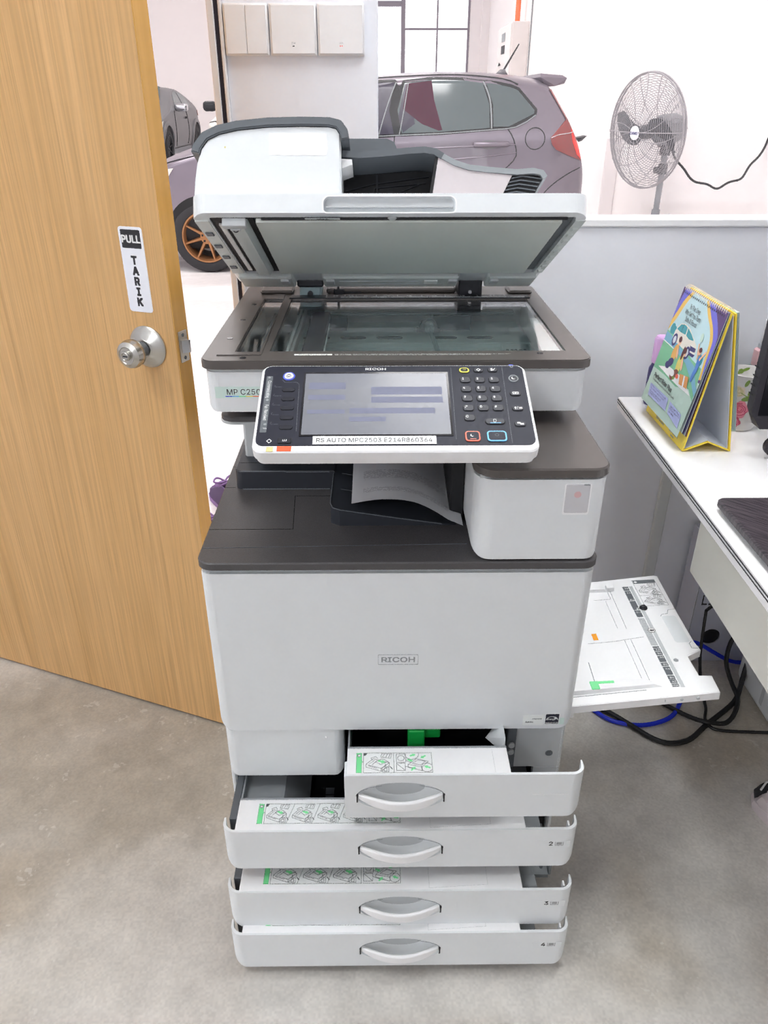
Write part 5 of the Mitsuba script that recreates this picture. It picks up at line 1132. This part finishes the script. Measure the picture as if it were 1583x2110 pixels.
def wheel(parent, c, R, rim, w, M, rimmat, spokes=8, sd=-1, nosub=False):
    """tyre, rim with spokes, hub; the wheel's axle is local y"""
    A = M @ shift(*c) @ rotm(sd * -math.pi / 2, (1, 0, 0))
    h = w / 2
    ty = obj('tyre', lathe([(rim - .004, -h), (R - .03, -h), (R - .008, -h + .02), (R, -h + .045), (R, h - .045), (R - .008, h - .02), (R - .03, h - .004), (rim + .01, h), (rim - .004, h - .008), (rim - .004, -h)], 64), 'm_rubber', parent, M=A, smooth=35)
    if not nosub: obj('tread_groove', mesh_of([lathe([(R - .004, z - .004), (R + .0006, z - .004), (R + .0006, z + .004), (R - .004, z + .004)], 64) for z in (-.05, 0, .05)]), 'm_void', ty, M=A)
    rm = obj('rim', mesh_of([lathe([(rim - .03, -h + .02), (rim, -h + .02), (rim, h - .006), (rim - .004, h + .004), (rim - .016, h + .004), (rim - .024, h - .012), (rim - .03, h - .03), (rim - .03, -h + .02)], 64), lathe([(0, h - .035), (.030, h - .032), (.060, h - .028), (.066, h - .05), (.066, h - .09), (0, h - .09)], 40)]), rimmat, parent, M=A, smooth=35)
    for k in range(spokes):
        a = 2 * math.pi * (k + .35) / spokes
        e = np.array([math.cos(a), math.sin(a)]); p = np.array([-e[1], e[0]])
        pts = []
        for r_, wd, z in ((.045, .019, h - .030), (rim - .022, .011, h - .008)):
            for sg in (-1, 1): pts += [(*(e * r_ + p * sg * wd), z - .03), (*(e * r_ + p * sg * wd * .55), z)]
        if k % 2 == 0 or True: obj('spoke', hull(pts), rimmat, rm, M=A)
    for k in range(5):
        a = 2 * math.pi * k / 5 + .3; obj('lug_nut', cyl((.042 * math.cos(a), .042 * math.sin(a), h - .04), (.042 * math.cos(a), .042 * math.sin(a), h - .022), .0085, 10), 'm_void', rm, M=A)
    obj('brake_disc', mesh_of([cyl((0, 0, -h + .05), (0, 0, -h + .065), rim * .62, 30)]), 'm_midgrey', rm, M=A)
    obj('wheel_backing', mesh_of([cyl((0, 0, -h + .025), (0, 0, -h + .035), rim - .02, 30)]), 'm_void', rm, M=A)
    return rm

# the purple-grey hatchback behind the glass
jz = thing('car', 'purple-grey hatchback with bronze wheels parked behind the glass partition', 'car')
jr = [(-2.22, .62), (-2.17, .74), (-2.05, .85), (-1.85, .945), (-1.55, 1.035), (-1.22, 1.11), (-1.0, 1.21), (-.60, 1.43), (-.25, 1.535), (.10, 1.580), (.50, 1.600), (.90, 1.592), (1.20, 1.570), (1.42, 1.530), (1.52, 1.40), (1.62, 1.25), (1.72, 1.06), (1.785, .90), (1.815, .70), (1.82, .45)]
J = Car(jr, .20, .845, .20, 1.10, -2.22, 1.82)
JM = shift(0, 7.00, 0)
def jp(name, mesh, m, parent=None, label=None, smooth=True): return obj(name, mesh, m, parent or jz, M=JM, label=label, smooth=smooth)
arch = [Point(-1.53, .305).buffer(.345, 24), Point(1.02, .305).buffer(.345, 24)]
jbody = jp('body', J.body(), 'm_carpaint', smooth=True)
for a in arch: jp('wheel_arch', J.patch(a.intersection(sbox(-3, .20, 3, 1)), .003), 'm_void')
sill = jp('side_skirt', J.patch(sbox(-1.2, .20, .68, .30), .010), 'm_carpaint')
for sd in (-1, 1):
    for x in (-1.53, 1.02): wheel(jz, (x, sd * .745, .305), .303, .218, .20, JM, 'm_bronze', 8, sd)
g1 = [(.19, 1.130), (.155, 1.30), (.215, 1.50), (.45, 1.525), (.70, 1.520), (.865, 1.500), (.925, 1.34), (.930, 1.170), (.52, 1.140)]
g0 = [(-.72, 1.085), (-.40, 1.33), (-.05, 1.500), (.13, 1.505), (.085, 1.30), (.125, 1.125)]
g2 = [(.960, 1.178), (.955, 1.34), (.895, 1.500), (.98, 1.492), (1.10, 1.470), (1.16, 1.448), (1.305, 1.300), (1.30, 1.275), (1.09, 1.180)]
jp('window_frame', J.patch(unary_union([Polygon(g).buffer(.022) for g in (g0, g1, g2)]).buffer(.02).buffer(-.02), .003), 'm_void')
for g in (g0, g1, g2): jp('side_window', J.patch(g, .008), 'm_carglass' if g is not g0 else 'm_cardark')
jp('painted_reflection', J.patch([(.20, 1.31), (.235, 1.495), (.44, 1.518), (.46, 1.38), (.53, 1.155), (.50, 1.15), (.36, 1.20), (.30, 1.24)], .010, .004), 'm_maroon', label='dark red reflection painted on the rear door window')  # dark red reflection painted as a patch on the window
jp('painted_reflection', J.patch([(.162, 1.25), (.215, 1.49), (.29, 1.505), (.285, 1.30), (.30, 1.2), (.2, 1.135)], .0095, .004), 'm_cardark')  # darker part of the reflection painted on the window
jp('pillar_strip', J.line([(.00, 1.12), (.07, 1.33), (.145, 1.505)], .005, off=.010), 'm_midgrey'); jp('pillar_strip', J.line([(.17, 1.12), (.215, 1.33), (.245, 1.50)], .005, off=.012), 'm_midgrey')
jp('window_divider', J.line([(.87, 1.51), (.935, 1.34), (.945, 1.165)], .007, off=.009), 'm_midgrey')
jp('chrome_trim', J.line([(-.75, 1.075), (.10, 1.112), (.52, 1.128), (.94, 1.155), (1.10, 1.165), (1.315, 1.265)], .005, off=.006), 'm_midgrey')
jp('crease', J.line([(-.9, .985), (.0, 1.0), (.5, 1.02), (1.15, 1.045)], .006), 'm_carpaint'); jp('crease', J.line([(-1.1, .90), (.0, .90), (.60, .93), (1.16, .985)], .007), 'm_carpaint')
jp('door_seam', J.line([(1.08, 1.165), (1.14, 1.07), (1.165, .97), (1.10, .88), (.80, .70), (.70, .35)], .004), 'm_void'); jp('door_seam', J.line([(.13, 1.12), (.12, .9), (.10, .35)], .004), 'm_void'); jp('door_seam', J.line([(-.80, 1.07), (-.88, .8), (-.85, .35)], .004), 'm_void')
jp('roof_seam', J.line([(-.35, 1.505), (.10, 1.545), (.60, 1.562), (1.05, 1.53), (1.16, 1.49)], .007), 'm_void')
jp('hood_seam', J.line([(-2.06, .82), (-1.8, .905), (-1.45, .985), (-1.15, 1.055)], .005), 'm_void')
jp('fuel_flap', J.patch(Point(1.315, 1.09).buffer(.085, 20).difference(Point(1.315, 1.09).buffer(.079, 20)), .004), 'm_void')
hd = jp('door_handle', tube([(x, -(float(J.side(x, 1.045)) + .020 + .014 * math.sin(math.pi * (x - .80) / .29)), 1.045 + .02 * (x - .8)) for x in np.linspace(.80, 1.09, 14)], .021, 10), 'm_carpaint')
jp('handle_cup', J.patch(affinity.scale(Point(.93, 1.043).buffer(1, 16), .085, .035), .003), 'm_carmatte')
hd = jp('door_handle', tube([(x, -(float(J.side(x, 1.02)) + .020 + .012 * math.sin(math.pi * (x + .28) / .27)), 1.02) for x in np.linspace(-.28, -.01, 14)], .015, 10), 'm_carpaint')
tlm = [(1.445, 1.095), (1.575, 1.235), (1.425, 1.455), (1.47, 1.455), (1.60, 1.27), (1.66, 1.15), (1.745, .915), (1.60, .965), (1.50, 1.005), (1.46, 1.045)]
jp('tail_light', J.patch(tlm, .012, .014), 'm_taillight', label='long red-brown tail light')
jp('tail_light_strip', J.patch([(1.615, 1.215), (1.655, 1.15), (1.735, .93), (1.69, .965), (1.64, 1.06), (1.625, 1.12)], .016, .008), 'm_tailred')
jp('lamp_seam', J.line([(1.45, 1.095), (1.52, 1.12), (1.60, 1.13), (1.64, 1.14)], .004, off=.013), 'm_chrome')
jp('headlight', J.patch([(-2.14, .70), (-2.13, .76), (-1.98, .842), (-1.75, .865), (-1.80, .80), (-1.90, .735), (-2.02, .70)], .012, .014), 'm_headlight')
jp('bumper_seam', J.line([(-1.80, .76), (-1.86, .62), (-1.90, .50)], .004), 'm_void'); jp('bumper_seam', J.line([(1.38, .60), (1.50, .74), (1.74, .86)], .004), 'm_void')
jp('windscreen', mesh_of(hull([(-1.02, y, 1.205) for y in (-.66, .66)] + [(-.35, y, 1.515) for y in (-.58, .58)] + [(-1.02, y, 1.222) for y in (-.64, .64)] + [(-.37, y, 1.53) for y in (-.56, .56)])), 'm_carglass')
sp = jp('spoiler', smooth=30, m='m_carpaint', mesh=hull([(1.36, y, 1.545) for y in (-.60, .60)] + [(1.36, y, 1.572) for y in (-.58, .58)] + [(1.56, y, 1.560) for y in (-.52, .52)] + [(1.60, y, 1.540) for y in (-.52, .52)] + [(1.585, y, 1.50) for y in (-.50, .50)] + [(1.50, y, 1.480) for y in (-.55, .55)] + [(1.42, y, 1.475) for y in (-.55, .55)]))
an = jp('aerial_base', hull([(1.06, -.03, 1.580), (1.17, -.03, 1.572), (1.06, .03, 1.580), (1.17, .03, 1.572), (1.10, -.012, 1.618), (1.14, -.012, 1.622), (1.10, .012, 1.618), (1.14, .012, 1.622)]), 'm_carmatte')
jp('aerial', tube([(1.13, 0, 1.610), (1.255, 0, 1.815)], [.009, .005], 8), 'm_void')
jp('rear_wiper', mesh_of([tube([(1.66, -.05, 1.19), (1.72, -.12, 1.22)], .009, 6), hull([(1.74, -.55, 1.085), (1.74, -.40, 1.085), (1.82, -.54, 1.10), (1.82, -.42, 1.10), (1.79, -.5, 1.06), (1.76, -.5, 1.05)])]), 'm_carmatte')
jp('mirror', rbox(-.80, -.62, -1.02, -.84, 1.03, 1.16, .05), 'm_carpaint')
jp('rear_reflector', J.patch([(1.68, .42), (1.80, .44), (1.79, .50), (1.68, .48)], .01), 'm_tailred')

# grey coupe further back on a low display stand
dsx = obj('display_stand', rbox(-6.0, -3.6, 13.9, 18.9, 0, .24, .02), 'm_pale'); tag(dsx, 'low pale display stand under the grey coupe', 'display stand')
cg = thing('car', 'matte dark grey coupe seen beyond the door opening', 'car')
cr = [(-2.12, .60), (-2.05, .74), (-1.8, .86), (-1.4, .95), (-1.0, 1.02), (-.70, 1.12), (-.25, 1.31), (.15, 1.385), (.55, 1.385), (1.0, 1.31), (1.4, 1.20), (1.75, 1.06), (1.98, .98), (2.08, .86), (2.12, .60)]
G = Car(cr, .20, .90, .24, .98, -2.12, 2.12, .6, .6)
ga = math.radians(90.5)
GM = frame((-4.82, 16.35, .24), (math.cos(ga), math.sin(ga), 0), (-math.sin(ga), math.cos(ga), 0))
def gp(name, mesh, m, label=None): return obj(name, mesh, m, cg, M=GM, label=label, smooth=True)
gp('body', G.body(70, 26), 'm_carmatte')
for x in (-1.32, 1.33): gp('wheel_arch', G.patch(Point(x, .33).buffer(.40, 20).intersection(sbox(-3, .2, 3, 1)), .004), 'm_void')
for x in (-1.32, 1.33):
    gp('fender_flare', G.patch(Point(x, .33).buffer(.46, 24).difference(Point(x, .33).buffer(.39, 24)).intersection(sbox(-3, .2, 3, 1)), .03, .05), 'm_carmatte')
    wheel(cg, (x, -.80, .33), .33, .235, .22, GM, 'm_black', 7, -1, True)
gw = [[(-.42, .985), (-.05, 1.225), (.22, 1.295), (.36, 1.285), (.40, 1.0)], [(.46, 1.0), (.43, 1.28), (.75, 1.255), (1.02, 1.185), (1.12, 1.06), (.95, 1.01)]]
for g in gw: gp('side_window', G.patch(g, .008), 'm_carglass')
gp('windscreen', hull([(-.80, y, 1.09) for y in (-.66, .66)] + [(-.10, y, 1.365) for y in (-.55, .55)] + [(-.82, y, 1.105) for y in (-.64, .64)] + [(-.12, y, 1.375) for y in (-.53, .53)]), 'm_carglass')
gp('mirror', rbox(-.42, -.22, -1.10, -.86, .94, 1.08, .05), 'm_chrome')
gp('door_seam', G.line([(.50, .98), (.56, .7), (.50, .34)], .007), 'm_void'); gp('door_seam', G.line([(-.55, .95), (-.62, .7), (-.58, .34)], .007), 'm_void')
gp('door_handle', hull([(.26, -.91, .84), (.40, -.91, .84), (.28, -.91, .80), (.38, -.91, .80), (.28, -.93, .83), (.38, -.93, .83)]), 'm_void')
gp('tail_light', G.patch([(1.70, .84), (1.72, .95), (1.96, .93), (2.0, .85)], .012), 'm_taillight')
gp('headlight', G.patch([(-2.02, .60), (-2.0, .70), (-1.62, .80), (-1.72, .68)], .012), 'm_headlight')
gp('side_skirt', G.patch(sbox(-.85, .2, .85, .30), .02), 'm_carmatte')

# white car beside the door frame
cw = thing('car', 'white car of which only the left headlight and black mirror show beside the door frame', 'car')
wr = [(-2.2, .85), (-2.1, 1.02), (-1.8, 1.12), (-1.3, 1.18), (-1.0, 1.24), (-.5, 1.60), (0, 1.75), (.8, 1.76), (1.6, 1.70), (2.0, 1.35), (2.2, .8)]
Wc = Car(wr, .28, .92, .16, 1.20, -2.2, 2.2, .7, .4)
wa = math.radians(92)
WM = frame((-1.93, 15.0, 0), (math.cos(wa), math.sin(wa), 0), (-math.sin(wa), math.cos(wa), 0))
def wp(name, mesh, m): return obj(name, mesh, m, cw, M=WM, smooth=True)
wp('body', Wc.body(60, 24), 'm_carwhite')
for sd in (-1, 1):
    for x in (-1.35, 1.35):
        wp('wheel_arch', Wc.patch(Point(x, .36).buffer(.42, 20).intersection(sbox(-3, .28, 3, 1)), .004, sd=sd), 'm_void'); wheel(cw, (x, sd * .82, .36), .36, .25, .22, WM, 'm_midgrey', 5, sd, True)
    wp('side_window', Wc.patch([(-.75, 1.24), (-.25, 1.56), (1.4, 1.58), (1.65, 1.26)], .008, sd=sd), 'm_cardark')
    wp('headlight_rim', Wc.patch([(-2.17, .84), (-2.14, 1.03), (-1.85, 1.10), (-1.66, 1.02), (-1.78, .86)], .016, .03, sd=sd), 'm_void')
    wp('headlight', Wc.patch([(-2.15, .87), (-2.12, 1.0), (-1.87, 1.06), (-1.72, 1.0), (-1.82, .89)], .03, .03, sd=sd), 'm_headlight')
    wp('mirror', rbox(-.85, -.65, min(sd * .92, sd * 1.14), max(sd * .92, sd * 1.14), 1.20, 1.36, .06), 'm_black')

# ------------------------------------------------------------------ pedestal fan
fn = thing('pedestal_fan', 'tall grey pedestal fan with wire cage in front of the white wall', 'fan')
fc_ = np.array([1.87, 5.0, 1.180]); yaw_, pit_ = math.radians(-66), math.radians(-4)
ax_ = np.array([math.sin(yaw_) * math.cos(pit_), -math.cos(yaw_) * math.cos(pit_), -math.sin(pit_) * -1.])   # towards the front of the cage
ax_ /= np.linalg.norm(ax_); ex_ = np.cross((0, 0, 1.), ax_); ex_ /= np.linalg.norm(ex_); ey_ = np.cross(ax_, ex_)
FA = frame(fc_, ex_, ey_, ax_)
CR = .365
def fp_(name, mesh, m, parent=None, label=None): return obj(name, mesh, m, parent or fn, M=FA, label=label)
rimr = fp_('cage_rim', mesh_of([tube([(CR * math.cos(a), CR * math.sin(a), z) for a in np.linspace(0, 2 * math.pi, 73)[:-1]], .0055, 8, closed=True) for z in (-.012, .012)]), 'm_fancage')
dome = lambda r, s: s * (.02 + .085 * (1 - (r / CR) ** 2.6))
for s, nm in ((1, 'front_guard'), (-1, 'rear_guard')):
    R_ = np.linspace(.065, CR - .014, 21)
    k = fp_(nm, mesh_of([tube([(r * math.cos(a), r * math.sin(a), dome(r, s)) for a in np.linspace(0, 2 * math.pi, 57)[:-1]], .0019, 5, closed=True) for r in R_]), 'm_fancage')
    labels[k] = {'kind': 'stuff', 'label': 'concentric guard wires'}
    for i in range(12 if s > 0 else 10):
        a0 = 2 * math.pi * i / (12 if s > 0 else 10)
        fp_('guard_wire', tube([(r * math.cos(a0 + s * .55 * (r / CR) ** 1.5), r * math.sin(a0 + s * .55 * (r / CR) ** 1.5), dome(r, s) + s * .002) for r in np.linspace(.05, CR, 12)], .0024, 6), 'm_fancage', fn + '__' + nm)
fp_('guard_bar', tube([(x, .004, dome(abs(x), 1) + .004) for x in np.linspace(-CR, CR, 25)], .0034, 6), 'm_fancage')
bd_ = fp_('badge', lathe([(0, .113), (.038, .112), (.045, .106), (.045, .100), (0, .100)], 36), 'm_pale', label='round white badge with blue lettering')
fp_('lettering', text('CAMS', .017, 0, 0, d=.001, bold=True, sx=1.1, z0=.1135), 'm_cal_navy', bd_)
for i, a in enumerate((3.62, .48)):
    U = np.linspace(0, 1, 16); V = []; 
    for u in U:
        r = .05 + .27 * u; c = a - .85 * u; hw = .004 + .085 * (1 - u) ** .55 * (.55 + 1.1 * u)
        for t in np.linspace(-1, 1, 9):
            ang = c + t * hw / max(r, .09)
            V.append((r * math.cos(ang), r * math.sin(ang), .022 * t * (1 - .2 * u) + .006 * (1 - t * t)))
    V = np.array(V); n = 9; F = []
    for j in range(15):
        for q in range(8): b0 = j * n + q; F += [(b0, b0 + 1, b0 + n + 1), (b0, b0 + n + 1, b0 + n)]
    V2 = np.vstack([V, V - (0, 0, .004)]); F = np.array(F); F = np.vstack([F, F[:, ::-1] + len(V)])
    fp_('blade', trimesh.Trimesh(V2, F, process=False), 'm_fandark')
fp_('hub', lathe([(0, .06), (.03, .058), (.045, .04), (.048, -.03), (0, -.03)], 30), 'm_fandark')
fp_('motor', lathe([(0, -.30), (.05, -.30), (.085, -.28), (.098, -.24), (.098, -.13), (.085, -.11), (0, -.11)], 36), 'm_fangrey')
fp_('motor_fin', mesh_of([box(-.102, .102, -.004 + .022 * i, .004 + .022 * i, -.22, -.14) for i in range(-2, 3)]), 'm_fangrey')
pol = fc_ - ax_ * .20
fp0 = [(pol[0], pol[1], 0.03), (pol[0], pol[1], .62), (pol[0], pol[1], .95)]
obj('pole', mesh_of([tube([(pol[0], pol[1], .03), (pol[0], pol[1], .66)], .030, 20), tube([(pol[0], pol[1], .60), (pol[0], pol[1], 1.06)], .021, 16)]), 'm_fangrey', fn)
obj('height_knob', mesh_of([cyl((pol[0] - .06, pol[1], .93), (pol[0] - .02, pol[1], .93), .022, 16), tube([(pol[0], pol[1], .90), (pol[0], pol[1], .97)], .034, 18)]), 'm_fandark', fn)
obj('tilt_bracket', mesh_of([hull([pol + (dx, dy, dz) for dx in (-.03, .03) for dy in (-.03, .03) for dz in (-.17, -.06)]), cyl(pol + (-.055, 0, -.10), pol + (.055, 0, -.10), .018, 14)]), 'm_fandark', fn)
obj('base', lathe([(0, 0), (.27, 0), (.27, .015), (.24, .035), (.05, .05), (.04, .08), (0, .08)], 48, shift(pol[0], pol[1], 0)), 'm_fangrey', fn)
FCR = RX - .006
obj('cord', tube([pol + (0.02, -.02, -.05), pol + (.04, -.06, -.16), (2.16, 4.9, .93), (2.19, 4.92, .90), (2.25, 4.93, .86), (2.35, 4.95, .845), (2.42, 4.95, .81), (2.50, 4.95, .86), (2.58, 4.95, .875), (2.63, 4.96, .97), (2.69, 5.0, 1.01), (FCR - .01, 5.0, 1.11), (FCR - .005, 4.9, 1.25), (FCR - .005, 4.85, 1.4)], .0075, 8, 80), 'm_void', fn, label='black mains cord')
obj('wall_socket', box(RX - .02, RX + .0, 4.79, 4.91, 1.38, 1.50, .004), 'm_switch'); tag('wall_socket', 'white wall socket feeding the fan cord', 'socket')

# ------------------------------------------------------------------ electric panel, conduit, drain pipe, mirror
eb = thing('electric_panel', 'tall pale electric panel box on the far white wall', 'electric panel')
obj('body', box(2.44, 2.748, 15.2, 16.9, .5, 2.62, .01), 'm_gearbox', eb)
obj('door', box(2.425, 2.441, 15.23, 16.87, .53, 2.59, .004), 'm_gearbox', eb)
for z, m in ((2.42, 'm_midgrey'), (2.22, 'm_void')): obj('meter', box(2.415, 2.427, 15.9, 16.3, z - .07, z + .07, .004), m, eb)
obj('door_lever', hull([(2.40, 16.3, 1.96), (2.427, 16.3, 1.98), (2.40, 16.5, 1.96), (2.427, 16.5, 2.02), (2.40, 16.4, 2.02)]), 'm_void', eb)
obj('conduit', tube([(2.60, 15.7, 2.622), (2.60, 15.7, CH - .01)], .045, 14), 'm_conduit'); tag('conduit', 'orange conduit rising from the electric panel', 'conduit')
obj('drop_wire', tube([(RX - .014, 15.0, .2), (RX - .014, 15.0, 4.2)], .012, 8), 'm_midgrey'); tag('drop_wire', 'thin grey wire running down the far white wall', 'wire')
cl2 = struct('wall_right_pilaster', mesh_of([box(RX - .16, RX, 8.6, 9.1, 0, 1.0, .01)]), 'm_wallcream', 'low pale pilaster on the white wall behind the fan')
sm2 = thing('stand_mirror', 'dark glossy mirror head in a silver shell just above the partition below the fan', 'mirror')
obj('shell', hull([(1.20, 2.90, .80), (1.385, 2.90, .80), (1.215, 2.90, .885), (1.37, 2.90, .90), (1.385, 2.94, .885), (1.40, 2.96, .80), (1.25, 2.97, .86), (1.30, 2.97, .80), (1.22, 2.92, .78), (1.38, 2.92, .78)]), 'm_chrome', sm2)
obj('glass', hull([(1.205, 2.8985, .785), (1.360, 2.8985, .785), (1.218, 2.8985, .876), (1.350, 2.8985, .889), (1.205, 2.895, .785), (1.360, 2.895, .785), (1.218, 2.895, .876), (1.350, 2.895, .889)]), 'm_cardark', sm2)
obj('pole', tube([(1.30, 2.93, .02), (1.30, 2.93, .80)], .015, 12), 'm_midgrey', sm2)
obj('base', lathe([(0, 0), (.16, 0), (.16, .012), (.02, .03), (0, .03)], 32, shift(1.30, 2.93, 0)), 'm_midgrey', sm2)
